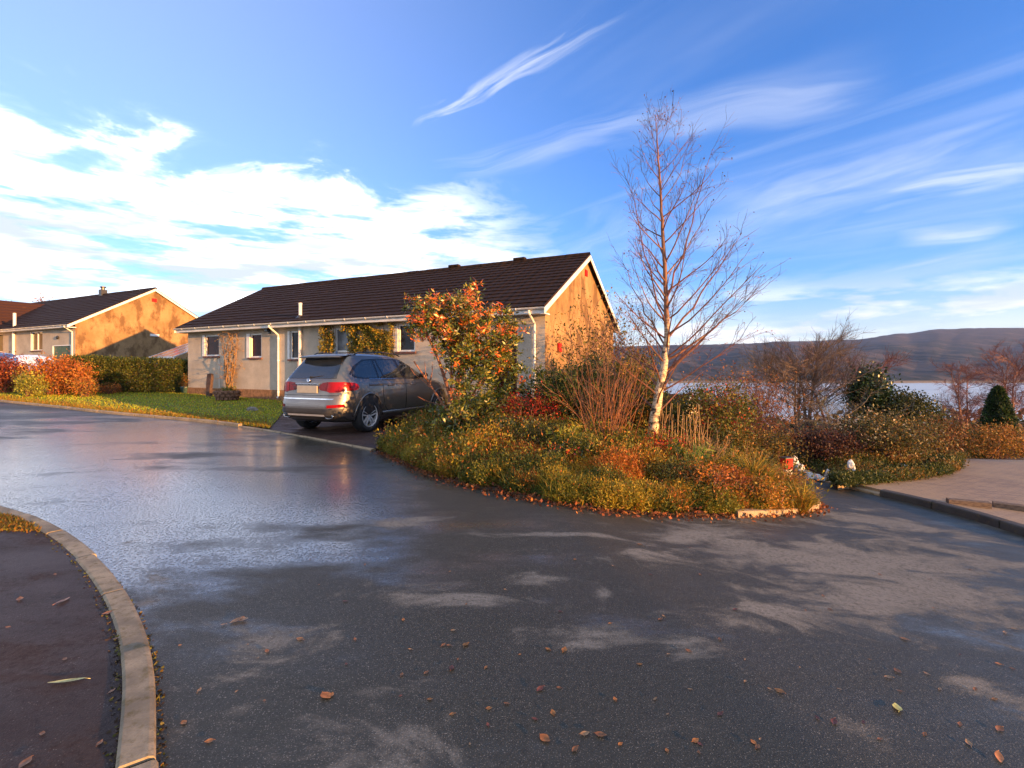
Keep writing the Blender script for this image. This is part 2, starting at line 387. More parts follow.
def asphalt(name, wet, dry, use_attr=True, grain=150.0, wr=.24, dr=.72, thresh=(.40, .62), bumpk=.5, spec=.35):
    m, nt, b, oc = newmat(name)
    fine = nnoise(nt, oc, grain, 3, .7); med = nnoise(nt, oc, 30, 5, .7); big = nnoise(nt, nmap(nt, oc, (.75, 1.35, 1), (0, 0, .35)), 1.5, 8, .68, .5)
    big2 = nnoise(nt, nmap(nt, oc, (1.0, 2.2, 1)), .45, 6, .65)
    c = lambda v, k: nmath(nt, 'MULTIPLY', nmath(nt, 'SUBTRACT', v, .5), k)
    if use_attr:
        a = nt.nodes.new('ShaderNodeAttribute'); a.attribute_name = 'dry'
        dv = nmath(nt, 'ADD', a.outputs['Fac'], c(big, 3.0)); dv = nmath(nt, 'ADD', dv, c(med, .7)); dv = nmath(nt, 'ADD', dv, c(fine, .35))
        D = nsmooth(nt, dv, *thresh)
        a2 = nt.nodes.new('ShaderNodeAttribute'); a2.attribute_name = 'film'
        grit = nsmooth(nt, nmath(nt, 'ADD', nmath(nt, 'MULTIPLY', nnoise(nt, oc, 55, 4, .75), .7), nmath(nt, 'MULTIPLY', fine, .3)), .40, .58)
        film = nmath(nt, 'MULTIPLY', nsmooth(nt, nmath(nt, 'ADD', a2.outputs['Fac'], c(big2, 3.4)), .18, .9), nmath(nt, 'ADD', nmath(nt, 'MULTIPLY', grit, .85), .15))
    else:
        D = nsmooth(nt, nmath(nt, 'ADD', big, c(med, .3)), *thresh); film = None
    col = nmix(nt, D, wet, dry)
    col = nmix(nt, nmath(nt, 'MULTIPLY', nsmooth(nt, big2, .52, .62), .35), col, tuple(q*1.5 for q in wet))
    col = nmix(nt, nmath(nt, 'MULTIPLY', nsmooth(nt, med, .45, .7), .55), col, tuple(q*.4 for q in wet))
    col = nmix(nt, nmath(nt, 'MULTIPLY', nsmooth(nt, fine, .58, .70), .55), col, tuple(min(1, q*2.4) for q in dry))
    vo = nt.nodes.new('ShaderNodeTexVoronoi'); vo.inputs['Scale'].default_value = 60; nt.links.new(oc, vo.inputs['Vector'])
    spk = nmath(nt, 'MULTIPLY', nsmooth(nt, vo.outputs['Distance'], .16, .08), nsmooth(nt, nnoise(nt, oc, 9, 2), .46, .6))
    col = nmix(nt, nmath(nt, 'MULTIPLY', spk, .6), col, (.30,.27,.23))
    rr = nmath(nt, 'ADD', nmath(nt, 'MULTIPLY', D, dr-wr), nsmooth(nt, big2, .35, .65, wr*1.2, wr*.85))
    sp = nsmooth(nt, D, 0, 1, spec, spec*.5)
    if film is not None:
        fl = nmath(nt, 'MULTIPLY', film, nmath(nt, 'SUBTRACT', 1.0, D))
        mr = nt.nodes.new('ShaderNodeMix'); nt.links.new(fl, mr.inputs[0]); nt.links.new(rr, mr.inputs[2]); mr.inputs[3].default_value = .16; rr = mr.outputs[0]
        ms = nt.nodes.new('ShaderNodeMix'); nt.links.new(fl, ms.inputs[0]); nt.links.new(sp, ms.inputs[2]); ms.inputs[3].default_value = .8; sp = ms.outputs[0]
        setin(nt, b, Coat_Weight=nmath(nt, 'MULTIPLY', fl, 1.0), Coat_Roughness=.16); b.inputs['Coat IOR'].default_value = 1.65
    stone = nnoise(nt, oc, 75, 2, .6)
    bs = nmath(nt, 'ADD', nmath(nt, 'MULTIPLY', fine, .5), nmath(nt, 'ADD', nmath(nt, 'MULTIPLY', stone, .6), nmath(nt, 'MULTIPLY', med, .12)))
    setin(nt, b, Base_Color=col, Roughness=rr, Normal=nbump(nt, bs, bumpk, .012), Specular_IOR_Level=sp)
    return m
M['road'] = asphalt('wet_asphalt', (.041,.042,.034), (.175,.168,.150), wr=.45, dr=.8, thresh=(.34,.80), bumpk=.24, spec=.2)
M['foot'] = asphalt('red_tint_asphalt', (.034,.022,.019), (.06,.040,.034), False, wr=.6, dr=.85, thresh=(.45,.7), spec=.2)
M['drivetar'] = asphalt('drive_asphalt', (.045,.027,.022), (.08,.05,.04), False, wr=.45, dr=.8, thresh=(.4,.65))

def kerbmat(name, c1, c2, moss=(.10,.07,.015)):
    m, nt, b, oc = newmat(name)
    n1 = nnoise(nt, oc, 3.2, 6, .65); n2 = nnoise(nt, oc, 120, 3, .7); n3 = nnoise(nt, oc, 14, 5, .7)
    col = nmix(nt, nsmooth(nt, n1, .35, .65), c1, c2)
    col = nmix(nt, nmath(nt, 'MULTIPLY', nsmooth(nt, n2, .5, .75), .5), col, tuple(q*.35 for q in c1))
    col = nmix(nt, nmath(nt, 'MULTIPLY', nsmooth(nt, n3, .5, .68), .75), col, moss)
    setin(nt, b, Base_Color=col, Roughness=.8, Normal=nbump(nt, n2, .6, .006)); return m
M['kerb'] = kerbmat('kerb_concrete', (.33,.265,.175), (.15,.12,.08))
M['joint'] = simple('mossy_joint', (.035,.032,.014), .95, var=.3, scale=60, c2=(.018,.015,.01))
M['kerbpale'] = kerbmat('kerb_pale', (.36,.27,.17), (.25,.19,.12))
M['kerbdark'] = kerbmat('kerb_dark', (.05,.045,.04), (.035,.03,.028), (.08,.06,.03))

# brick paviours
m, nt_, b_, oc = newmat('brick_paving')
br = nt_.nodes.new('ShaderNodeTexBrick'); nt_.links.new(nmap(nt_, oc, (1,1,1), (0,0,R(12))), br.inputs[0])
br.inputs['Scale'].default_value = 1.0; br.inputs['Brick Width'].default_value = .21; br.inputs['Row Height'].default_value = .105
br.inputs['Mortar Size'].default_value = .006; br.inputs['Color1'].default_value = (.33,.22,.128,1); br.inputs['Color2'].default_value = (.20,.135,.085,1)
br.inputs['Mortar'].default_value = (.05,.04,.03,1); br.inputs['Bias'].default_value = -.2
n1 = nnoise(nt_, oc, .55, 6, .6); n2 = nnoise(nt_, oc, 60, 4, .7)
col = nmix(nt_, nmath(nt_, 'MULTIPLY', nsmooth(nt_, n1, .4, .65), .6), br.outputs[0], (.34,.235,.125))
col = nmix(nt_, nmath(nt_, 'MULTIPLY', nsmooth(nt_, n2, .45, .65), .6), col, (.12,.09,.065))
setin(nt_, b_, Base_Color=col, Roughness=.7, Normal=nbump(nt_, nmath(nt_, 'ADD', br.outputs['Fac'], nmath(nt_, 'MULTIPLY', n2, -.5)), -.5, .01))
M['brickpave'] = m

# ------------------------------------------------------------------ polygon sheets
def inside(p, poly):
    x, y = p; c = False; n = len(poly)
    for i in range(n):
        x1, y1 = poly[i]; x2, y2 = poly[(i+1) % n]
        if (y1 > y) != (y2 > y) and x < (x2-x1)*(y-y1)/(y2-y1)+x1: c = not c
    return c
def edge_dist(p, poly):
    P = Vector(p); best = 1e9
    for i in range(len(poly)):
        a = Vector(poly[i]); b = Vector(poly[(i+1) % len(poly)]); ab = b-a
        t = max(0, min(1, (P-a).dot(ab)/max(ab.length_squared, 1e-9))); best = min(best, (P-(a+ab*t)).length)
    return best
def densify(poly, step, closed=True):
    o = []; n = len(poly)
    for i in range(n if closed else n-1):
        a = Vector(poly[i]); b = Vector(poly[(i+1) % n]); k = max(1, int((b-a).length/step))
        for j in range(k): o.append(tuple(a.lerp(b, j/k)))
    if not closed: o.append(tuple(poly[-1]))
    return o
def smooth_line(pts, it=2):
    for _ in range(it):
        q = [pts[0]]
        for a, b in zip(pts[:-1], pts[1:]):
            a = Vector(a); b = Vector(b); q += [tuple(a.lerp(b, .25)), tuple(a.lerp(b, .75))]
        q.append(pts[-1]); pts = q
    return pts
def sheet(name, poly, zoff, step, mat, zfun=None, skirt=0.0, kind='structure'):
    P = densify(poly, step); n = len(P)
    xs = [p[0] for p in P]; ys = [p[1] for p in P]
    pts = [Vector(p) for p in P]
    x = min(xs)+step*.5
    while x < max(xs):
        y = min(ys)+step*.5
        while y < max(ys):
            q = (x+random.uniform(-.2,.2)*step, y+random.uniform(-.2,.2)*step)
            if inside(q, P) and edge_dist(q, P) > step*.45: pts.append(Vector(q))
            y += step
        x += step
    r = delaunay_2d_cdt(pts, [(i, (i+1) % n) for i in range(n)], [list(range(n))], 1, 1e-5)
    zf = zfun or (lambda x, y: zg(x, y)+zoff)
    mb = MB(); mb.v = [(v.x, v.y, zf(v.x, v.y)) for v in r[0]]; mb.f = [tuple(f) for f in r[2]]; mb.m = [0]*len(mb.f)
    if skirt:
        for i in range(n):
            a = P[i]; b = P[(i+1) % n]
            mb.face([(*a, zf(*a)), (*b, zf(*b)), (*b, zf(*b)-skirt), (*a, zf(*a)-skirt)])
    o = mb.build(name, mat, smooth=not skirt); recalc(o)
    return tag(o, kind=kind)
def kerb(name, line, mat, width=.13, h=.1, block=.914, left=1, low=None, label=None, depth=.12):
    """kerb blocks laid along a world line; left=+1 puts the body on the left of the line"""
    L = densify(smooth_line(line, 2), .08, False); L = [Vector(p) for p in L]
    S = [0.0]
    for a, b in zip(L[:-1], L[1:]): S.append(S[-1]+(b-a).length)
    def pos(s):
        s = max(0, min(S[-1]-1e-6, s)); i = max(0, min(len(L)-2, int(np.searchsorted(S, s))-1))
        t = (s-S[i])/max(S[i+1]-S[i], 1e-9); d = (L[i+1]-L[i]).normalized()
        return L[i].lerp(L[i+1], t), Vector((-d.y, d.x))*left
    mb = MB(); s = 0.0
    while s < S[-1]-.1:
        e = min(s+block-.02, S[-1]); k = max(2, int((e-s)/.12)); rows = []
        dz = random.uniform(-.006, .006); dx = random.uniform(-.007, .007)
        for i in range(k+1):
            p, nrm = pos(s+(e-s)*i/k); z0 = zg(p.x, p.y); hh = h if low is None else low(s/S[-1], h)
            prof = [(0, -depth), (0, hh-.02), (.006, hh-.006), (.022, hh), (width-.012, hh), (width, hh-.01), (width, -depth)]
            rows.append([(p.x+nrm.x*(a+dx), p.y+nrm.y*(a+dx), z0+q+dz) for a, q in prof])
        mb.grid(rows); mb.face(rows[0]); mb.face(rows[-1][::-1])
        if e+.03 < S[-1]:                                # mossy joint, a little below the stones
            rj = []
            for t in (e-.004, min(e+block-(e-s), S[-1])+.004):
                p, nrm = pos(t); z0 = zg(p.x, p.y); hh = (h if low is None else low(t/S[-1], h))-.011
                rj.append([(p.x+nrm.x*a, p.y+nrm.y*a, z0+q) for a, q in [(.006, -depth), (.006, hh-.014), (.02, hh), (width-.014, hh), (width-.008, -depth)]])
            mb.grid(rj, 1)
        s += block
    o = mb.build(name, [mat, M['joint']]); recalc(o); return tag(o, kind='structure')

# ------------------------------------------------------------------ ground sheet, water, hills
WATER = EYE-45.0
xs = sorted(set([round(v, 3) for v in list(np.arange(-60, 40.1, 1.0))+[-80,-110,-150,-200,-280,-400,-600,-900,-1400,-2500,-4000,50,65,85,110,150,200,260,350,500,700,1000,1500,2500,4000]]))
ys = sorted(set([round(v, 3) for v in list(np.arange(-20, 50.1, 1.0))+[-30,-50,-90,-160,-300,-600,-1200,-2500,-4000,60,75,95,120,150,190,240,300,380,480,600]]))
P = []
for x in xs:
    row = []
    for y in ys:
        z = zg(x, y)-.09
        if x > 9: z -= .35*sstep(9, 14, x)*0
        if y > 60 or x > 60: z += 1.5*mnoise.noise(Vector((x*.02, y*.02, 0)))*sstep(60,150,max(x,y))
        z -= 44*sstep(240, 480, y)*(1-sstep(.05,.4,x/max(y,1)))
        row.append((x, y, max(z, WATER-.8)))
    P.append(row)
o = MB().grid(P).build('ground', M['meadow'], smooth=True); recalc(o); tag(o, kind='structure')
m, nt_, b_, oc = newmat('loch_water')
wn = nnoise(nt_, nmap(nt_, oc, (.02, .08, .02)), 1.0, 5, .6)
setin(nt_, b_, Base_Color=nmix(nt_, nsmooth(nt_, nnoise(nt_, nmap(nt_, oc, (.0012,.006,1)), 1.0, 4), .4,.6), (.46,.48,.44), (.58,.59,.53)), Roughness=.3, Normal=nbump(nt_, wn, .03, 1.0))
mb = MB(); mb.face([(-6500, 250, WATER), (6500, 250, WATER), (6500, 2600, WATER), (-6500, 2600, WATER)])
tag(mb.build('water', m), kind='structure')

# far shore hills
def prof_top(a):                     # skyline: height above eye as a tangent, by bearing in degrees
    px = 512+F*math.tan(R(max(-70, min(70, a))))
    K = [(-900,30),(200,24),(520,20),(640,22),(690,23),(740,24),(800,26),(850,28),(905,35),(940,39),(985,40),(1024,40),(1200,34),(1700,26),(2600,22)]
    for (x0,t0),(x1,t1) in zip(K[:-1], K[1:]):
        if px <= x1:
            q = (px-x0)/(x1-x0); return t0+(t1-t0)*max(0, q*q*(3-2*q))
    return 22
P = []
AZ = np.linspace(-62, 62, 420)
TT = [0,.012,.03,.06,.1,.15,.2,.27,.34,.42,.5,.58,.66,.74,.82,.9,.96,1.0,1.06,1.2]
for a in AZ:
    row = []; ta = math.tan(R(a)); top = prof_top(a)/F
    for t in TT:
        dpt = 1470+60*mnoise.noise(Vector((a*.15, 2, 0)))+2300*t
        H1 = top*3770+45
        q = min(t, 1.0)
        hgt = H1*(0.9*q**.8+.1*sstep(.6,1,q))
        hgt += (18*mnoise.fractal(Vector((a*.25, t*4.0, 1.7)), .8, 2.1, 5)+30*mnoise.noise(Vector((a*.09, t*2.2, 5.5))))*min(1, t*8)*(1-.75*sstep(.75,1,t))
        if t > 1: hgt -= (t-1)*500
        hgt += 3*mnoise.fractal(Vector((a*2.2, t*3, 9)), .8, 2.1, 4)*sstep(.85,1,t)
        row.append((ta*dpt, dpt, WATER-.6+max(0, hgt)+(1.6 if t > 0 else 0)))
    P.append(row)
m, nt_, b_, oc = newmat('hill_moor_and_forest')
n1 = nnoise(nt_, nmap(nt_, oc, (.0034,.0012,.008)), 1.0, 6, .6, .8)
n2 = nnoise(nt_, nmap(nt_, oc, (.009,.0016,.024)), 1.0, 7, .65)
n3 = nnoise(nt_, nmap(nt_, oc, (.04,.004,.11)), 1.0, 5, .75)
sz_ = nt_.nodes.new('ShaderNodeSeparateXYZ'); nt_.links.new(oc, sz_.inputs[0])
low_ = nsmooth(nt_, nmath(nt_, 'ADD', sz_.outputs[2], nmath(nt_, 'MULTIPLY', nmath(nt_, 'SUBTRACT', n2, .5), 160.0)), 190, 120)
forest = nmath(nt_, 'MULTIPLY', nsmooth(nt_, n1, .45, .52), low_)
col = nmix(nt_, forest, (.066,.054,.048), (.018,.028,.027))
col = nmix(nt_, nmath(nt_, 'MULTIPLY', nsmooth(nt_, n2, .54, .62), .8), col, (.12,.088,.07))
col = nmix(nt_, nmath(nt_, 'MULTIPLY', nsmooth(nt_, n3, .4, .65), .5), col, (.022,.024,.024))
col = nmix(nt_, nsmooth(nt_, sz_.outputs[2], WATER+9, WATER+3), col, (.20,.165,.12))
setin(nt_, b_, Base_Color=col, Roughness=.95, Normal=nbump(nt_, n3, .5, 12.0)); b_.inputs['Specular IOR Level'].default_value = .1
o = MB().grid(P).build('hills', m, smooth=True); recalc(o); tag(o, kind='structure')

# the air between here and the hills
hm = bpy.data.materials.new('haze_air'); hm.use_nodes = True; nt_ = hm.node_tree; nt_.nodes.clear()
ho = nt_.nodes.new('ShaderNodeOutputMaterial'); pv = nt_.nodes.new('ShaderNodeVolumePrincipled')
pv.inputs['Color'].default_value = (.34,.50,.92,1); pv.inputs['Density'].default_value = 0.00005; pv.inputs['Anisotropy'].default_value = .1
nt_.links.new(pv.outputs[0], ho.inputs['Volume'])
HAZE = MB().box(-9000, 9000, -4200, 5200, WATER-2.5, 460)
tag(HAZE.build('haze', hm), kind='stuff')
# ------------------------------------------------------------------ surfaces near the camera
FK = [(0,512),(30,521),(58,534),(84,552),(108,575),(127,600),(143,632),(153,665),(158,705),(158,768)]
fk = [G(*p) for p in FK]                                     # road side of the footway kerb
d0 = Vector(fk[0])-Vector(fk[1]); d0.normalize()
FKL = [tuple(Vector(fk[0])+d0*26+Vector((0, 5))), tuple(Vector(fk[0])+d0*10+Vector((0,1))), tuple(Vector(fk[0])+d0*4)]+fk+[(fk[-1][0]+.30, fk[-1][1]-.42), (fk[-1][0]+.62, fk[-1][1]-1.0), (fk[-1][0]+1.0, -6)]
kerb('kerb', FKL, M['kerb'], .118, .085, left=-1)
inner = []
L_ = smooth_line(FKL, 2)
for i, p in enumerate(L_):
    a = Vector(L_[max(0, i-1)]); b = Vector(L_[min(len(L_)-1, i+1)]); t = (b-a).normalized()
    inner.append((p[0]+t.y*.106, p[1]-t.x*.106))
foot_poly = inner+[(-30, -6), (-45, 12)]
sheet('pavement', foot_poly, .068, .45, M['foot'])

# main road: a fine sheet with dry patches; wide right-hand ones also paint a pale sheen
DRY_SHEEN = [(560,638,85,16,.75),(690,645,45,12,.65),(460,600,70,10,.6),(540,580,40,4,.6),(400,598,75,12,.55),(330,592,60,10,.5),(625,590,70,12,.4),
       (830,560,200,48,.78),(950,590,110,50,.62),(900,530,110,22,.7),(760,610,90,30,.5),(420,520,110,6,.6),(540,534,90,6,.6),(250,650,110,60,.5),(200,720,90,60,.52),(330,735,110,55,.52),(390,690,60,20,.35),
       (660,535,70,9,.5),(760,700,160,30,.25),(520,550,40,5,.5),(160,590,50,20,.5),(1000,690,60,40,.35),(860,740,120,30,.3),(700,540,60,14,.5)]
ell = []
for (px, py, rx, ry, s) in DRY_SHEEN:
    c = G(px, py); l = G(px-rx, py); f = G(px, py-ry); n_ = G(px, py+ry)
    ell.append((c[0], c[1], abs(c[0]-l[0]), max(.12, .5*abs(f[1]-n_[1])), math.atan2(l[1]-c[1], l[0]-c[0])*0, s))
xs = np.concatenate([np.arange(-46, -12, .8), np.arange(-12, -5, .3), np.arange(-5, 6.5, .07), np.arange(6.5, 9.5, .3)])
ys = np.concatenate([np.arange(-8, .6, .5), np.arange(.6, 8, .07), np.arange(8, 14, .2), np.arange(14, 30, .7)])
XX, YY = np.meshgrid(xs, ys, indexing='ij')
ZZ = np.array([[zg(float(x), float(y)) for y in ys] for x in xs])
DD = np.zeros_like(XX)
FF = np.zeros_like(XX)
for (px, py, rx, ry, s) in [(40,450,180,54,1.25),(190,500,240,46,1.3),(300,455,160,32,.95),(60,520,90,30,.9),(230,545,140,18,.9),(330,540,90,14,.5)]:
    c = G(px, py); l = G(px-rx, py); f = G(px, py-ry); n_ = G(px, py+ry)
    q = ((XX-c[0])/abs(c[0]-l[0]))**2+((YY-c[1])/max(.15, .5*abs(f[1]-n_[1])))**2
    FF = np.maximum(FF, s*np.exp(-q*.8))
for (cx_, cy_, rx, ry, _, s) in ell:
    q = ((XX-cx_)/rx)**2+((YY-cy_)/ry)**2
    DD = np.maximum(DD, s*np.exp(-q*.9))
road_far = [(-46,30.5),(-46,-8.1),(9.6,-8.1),(9.6,1),(7.2,5.6),(6.6,8),(7.1,12),(9.6,18),(9.6,24),(5.2,24),(3.4,12.5),(1.5,10),(-4,13.2),(-12,18),(-20,24)]
nx, ny = len(xs), len(ys)
idx = np.arange(nx*ny).reshape(nx, ny)
V = np.stack([XX, YY, ZZ], -1).reshape(-1, 3)
keep = []
for i in range(nx-1):
    for j in range(ny-1):
        if inside(((xs[i]+xs[i+1])/2, (ys[j]+ys[j+1])/2), road_far): keep.append((idx[i,j], idx[i+1,j], idx[i+1,j+1], idx[i,j+1]))
me = bpy.data.meshes.new('road'); me.from_pydata(V.tolist(), [], [tuple(int(a) for a in k) for k in keep]); me.update()
at_ = me.attributes.new('dry', 'FLOAT', 'POINT'); at_.data.foreach_set('value', DD.reshape(-1).astype(np.float32))
a2_ = me.attributes.new('film', 'FLOAT', 'POINT'); a2_.data.foreach_set('value', FF.reshape(-1).astype(np.float32))
me.materials.append(M['road']); me.polygons.foreach_set('use_smooth', [True]*len(me.polygons))
tag(link(bpy.data.objects.new('road', me)), kind='structure')

# far verge: lawn, driveway and island edges
def loc1(X, Y): return (O1[0]+EX[0]*X+EY[0]*Y, O1[1]+EX[1]*X+EY[1]*Y)
LK = [G(*p) for p in [(0,402),(50,407),(98,413),(150,417.5),(200,422),(240,427),(273,432),(320,440),(371,450.5)]]
dl = (Vector(LK[0])-Vector(LK[2])).normalized()
LKL = [tuple(Vector(LK[0])+dl*22), tuple(Vector(LK[0])+dl*8)]+LK
kerb('lawn_kerb', LKL, M['kerbpale'], .1, .07, left=1, low=lambda t, h: h if t < .86 else .028)
drv_l = G(268, 431); drv_r = G(378, 451)
lawn = [(p[0]+.03, p[1]+.09) for p in LKL[:8]]+[(drv_l[0], drv_l[1]+.08), loc1(6.35, .3), loc1(-.4, .3), loc1(-1.5, 1.4), loc1(-9, .2), loc1(-22, -1.2)]
def lawnz(x, y):
    return zg(x, y)+.05+.05*min(1, edge_dist((x, y), lawn)/.8)+.02*mnoise.noise(Vector((x*.8, y*.8, 3)))
sheet('lawn', lawn, .07, .5, M['lawn'], lawnz)
P = []
while len(P) < 26000:
    q = (random.uniform(-26, -4), random.uniform(10, 24))
    if inside(q, lawn): P.append((q[0], q[1], lawnz(*q)-.01))
P = np.array(P)
tag(blades('grass', P, .055, [(.24,.32,.018,4),(.38,.40,.022,4),(.50,.42,.03,2.5),(.5,.27,.025,1)], M['leaf'], width=.022, lean=.5), kind='stuff')
# drier orange-brown grass along the road edge
P = []
Lq = densify(LKL, .04, False); Lq = [p for p in Lq if -30 < p[0] < drv_l[0]+.2]
for k in range(15000):
    p = random.choice(Lq); t = abs(random.gauss(0, .3))
    q = (p[0]+t*.35, p[1]+.08+t*.9)
    if inside(q, lawn): P.append((q[0], q[1], lawnz(*q)-.01))
tag(blades('verge_grass', np.array(P), .07, [(.30,.19,.02,3),(.22,.19,.02,2),(.34,.15,.02,2)], M['leaf'], width=.02, lean=.6), kind='stuff')

ISL_PX = [(380,452),(402,462),(430,475),(470,487),(520,498),(570,507),(620,513),(680,516),(730,516.5),(785,514),(812,511),(822,506)]
isl_f = [G(*p) for p in ISL_PX]
tip = isl_f[-1]
isl_l = smooth_line(isl_f, 1)
isl_back = [(tip[0]+.12, tip[1]+.45), (tip[0]+.1, tip[1]+1.2), (4.0, 9.2), (4.3, 11), (5.6, 15.5), (5.8, 21.5), loc1(17.2, 9), loc1(17.2, -.02), loc1(13.2, -.02)]
island = isl_l+isl_back
def islz(x, y):
    e = edge_dist((x, y), island)
    return zg(x, y)+.03+.34*sstep(0, 1.9, e)+.05*mnoise.noise(Vector((x*1.3, y*1.3, 0)))*min(1, e)
sheet('planting_bed', island, 0, .4, M['earth'], islz, skirt=.15)
# driveway between lawn and island
drive = [(drv_l[0]+.02, drv_l[1]+.05), (drv_r[0]-.02, drv_r[1]+.05), (isl_l[0][0], isl_l[0][1]+.05), (-1.0, 10.2), (-.4, 12.4), loc1(13.2, -.02), loc1(6.3, -.02)]
sheet('driveway', drive, .035, .5, M['drivetar'])

# pale kerb round the island's tip
kl = [G(*p) for p in [(738,517.5),(770,516.5),(800,514),(815,511.5),(822.5,507)]]+[(tip[0]+.16, tip[1]+.45), (tip[0]+.14, tip[1]+1.2), (4.02, 9.2)]
kerb('island_kerb', kl, M['kerbpale'], .12, .075, left=1, block=.6)

# right-hand kerb and the brick drive
rk = [G(*p) for p in [(1024,537),(980,522),(940,511),(905,502),(880,496.5),(850,489),(826,483)]]
RKL = [(rk[0][0]+.9, rk[0][1]-3.2), (rk[0][0]+.35, rk[0][1]-1.2)]+rk
kerb('drive_kerb', RKL[:7], M['kerbdark'], .14, .11, left=-1, depth=.25)
kerb('dropped_kerb', RKL[6:]+[(rk[-1][0]+.3, rk[-1][1]+2.2), (rk[-1][0]+1.4, rk[-1][1]+6.5)], M['kerbpale'], .2, .035, left=-1, depth=.25)
bd = [(p[0]+.13, p[1]+.02) for p in RKL]
fardrv = [G(px, py, .09) for px, py in [(838,484.5),(860,482.5),(885,480.5),(910,477.5),(935,474),(949,468.5),(955,462.5),(958,457.5),(1024,456.5)]]
brick = bd+fardrv+[(22, fardrv[-1][1]-.6), (22, -2)]
sheet('brick_drive', brick, .1, .5, M['brickpave'], lambda x, y: zg(x, y)+.055+.035*min(1, max(0, 1-abs(x-6)/8)), skirt=.12)
# planting bank between lane and brick drive, and beyond it
bank = [(rk[-1][0]+.3, rk[-1][1]+.4)]+[(p[0]-.01, p[1]+.03) for p in fardrv]+[(22, fardrv[-1][1]-.5), (26, 24), (9, 27), (9.3, 18.4), (7.4, 12.5), (rk[-1][0]+.5, rk[-1][1]+2.2)]
def bankz(x, y): return zg(x, y)+.06+.22*min(1, edge_dist((x, y), bank)/.9)
sheet('bank', bank, 0, .6, M['earth'], bankz, skirt=.2)

# litter of leaves against the island edge: too many to count
P = []
Lq = densify(isl_l, .02, False)
for k in range(3600):
    p = random.choice(Lq); t = random.gauss(.03, .11)
    q = (p[0]-.25*abs(t)*0+random.gauss(0, .05), p[1]+t)
    z = islz(*q) if inside(q, island) else zg(*q)
    P.append((q[0], q[1], z+.006+abs(random.gauss(0, .012))))
P = np.array(P)
tag(leaves('leaf_litter', P, .045, [(.20,.06,.022,3),(.13,.045,.02,3),(.30,.12,.03,1)], M['dryleaf'], up=0, aspect=.6), kind='stuff')

# single leaves on the tarmac
def leaf_proto(name, L, W, col, curl):
    mb = MB(); n = 7; rows = []
    for i in range(n):
        t = i/(n-1); ww = W*math.sin(math.pi*min(.97, max(.03, t))**.85)*.5+.0012
        rows.append([(L*(t-.5), s*ww, .006+curl*.4*L*((t-.5)**2*1.3+abs(s)*.22*math.sin(math.pi*t))) for s in (-1, -.5, 0, .5, 1)])
    mb.grid(rows); mb.tube([(-L*.5, 0, .006+curl*L*.13), (-L*.68, .004, .006)], .0012, 4)
    m = simple(name+'_skin', col, .55, var=.25, scale=40)
    o = mb.build('fallen_leaf', m, smooth=True); return o
protos = [leaf_proto('leaf_brown', .06, .034, (.27,.11,.035), .5), leaf_proto('leaf_orange', .055, .036, (.38,.15,.03), .35),
          leaf_proto('leaf_tan', .05, .026, (.38,.22,.10), .6), leaf_proto('leaf_darkred', .055, .03, (.16,.05,.03), .4)]
special = [((66,683), 'long pale yellow willow leaf lying on the dark pavement', (.14,.026), (.62,.55,.20), .25, .068),
           ((236,622), 'largest curled brown leaf of the pair lying by a damp patch of road', (.07,.04), (.40,.19,.07), .6, 0),
           ((243,621), 'curled tan leaf overlapping a larger brown leaf on the road', (.06,.04), (.45,.25,.12), .8, 0),
           ((326,697), 'round orange leaf stuck in a small dark wet spot near the kerb', (.06,.048), (.42,.15,.03), .1, 0),
           ((897,709), 'pale yellow-green leaf on the road in the right foreground', (.075,.035), (.50,.50,.15), .3, 0),
           ((63,602), 'pale orange-brown leaf lying alone on the upper pavement', (.10,.032), (.42,.18,.09), .3, .068),
           ((545,740), 'broad rusty leaf at the bottom middle of the road', (.05,.034), (.36,.13,.03), .4, 0),
           ((999,759), 'long orange leaf at the bottom right edge of the road', (.07,.025), (.5,.2,.06), .4, 0)]
used = 0
for (px, lab, (L, W), c, curl, dz) in special:
    o = leaf_proto('special', L, W, c, curl); p = G(*px, dz); o.location = (p[0], p[1], zg(*p)+dz+.002)
    o.rotation_euler = (random.uniform(-.15,.15), random.uniform(-.15,.15), random.uniform(0, 6.28)); tag(o, lab, 'leaf', 'fallen leaves')
spots = []
LEAFPX = [(458,660),(486,668),(540,690),(615,700),(640,665),(690,690),(735,610),(780,640),(830,610),(870,660),(905,640),(960,655),(1015,630),(995,700),(700,575),(640,545),(180,646),(112,596),(248,645),(300,640),(355,640),(310,560),(365,565),(345,602),(450,572),(505,590),(560,612),(610,624),(655,700),(720,715),(620,745),(585,735),(470,745),(452,715),(430,700),(410,650),(520,655),(548,650),(535,720),(960,725),(925,735),(880,740),(760,740),(700,745),(940,690),(975,690),(840,690),(800,668),(770,690),(745,660),(720,640),(660,620),(575,560),(600,548),(690,548),(650,575),(880,575),(930,580),(970,570)]
for p in LEAFPX: spots.append(p)
while len(spots) < 115:
    px = random.uniform(170, 1020); py = random.triangular(540, 765, 700)
    if px < 200 and py > 560 and px < 165: continue
    spots.append((px, py))
kinds = [0,1,2,3]; firsts = {}
LEAFLAB = ['small curled brown leaf lying on the wet grey road', 'small orange leaf lying on the wet grey road', 'small pale tan leaf lying on the wet grey road', 'small dark red leaf lying on the wet grey road']
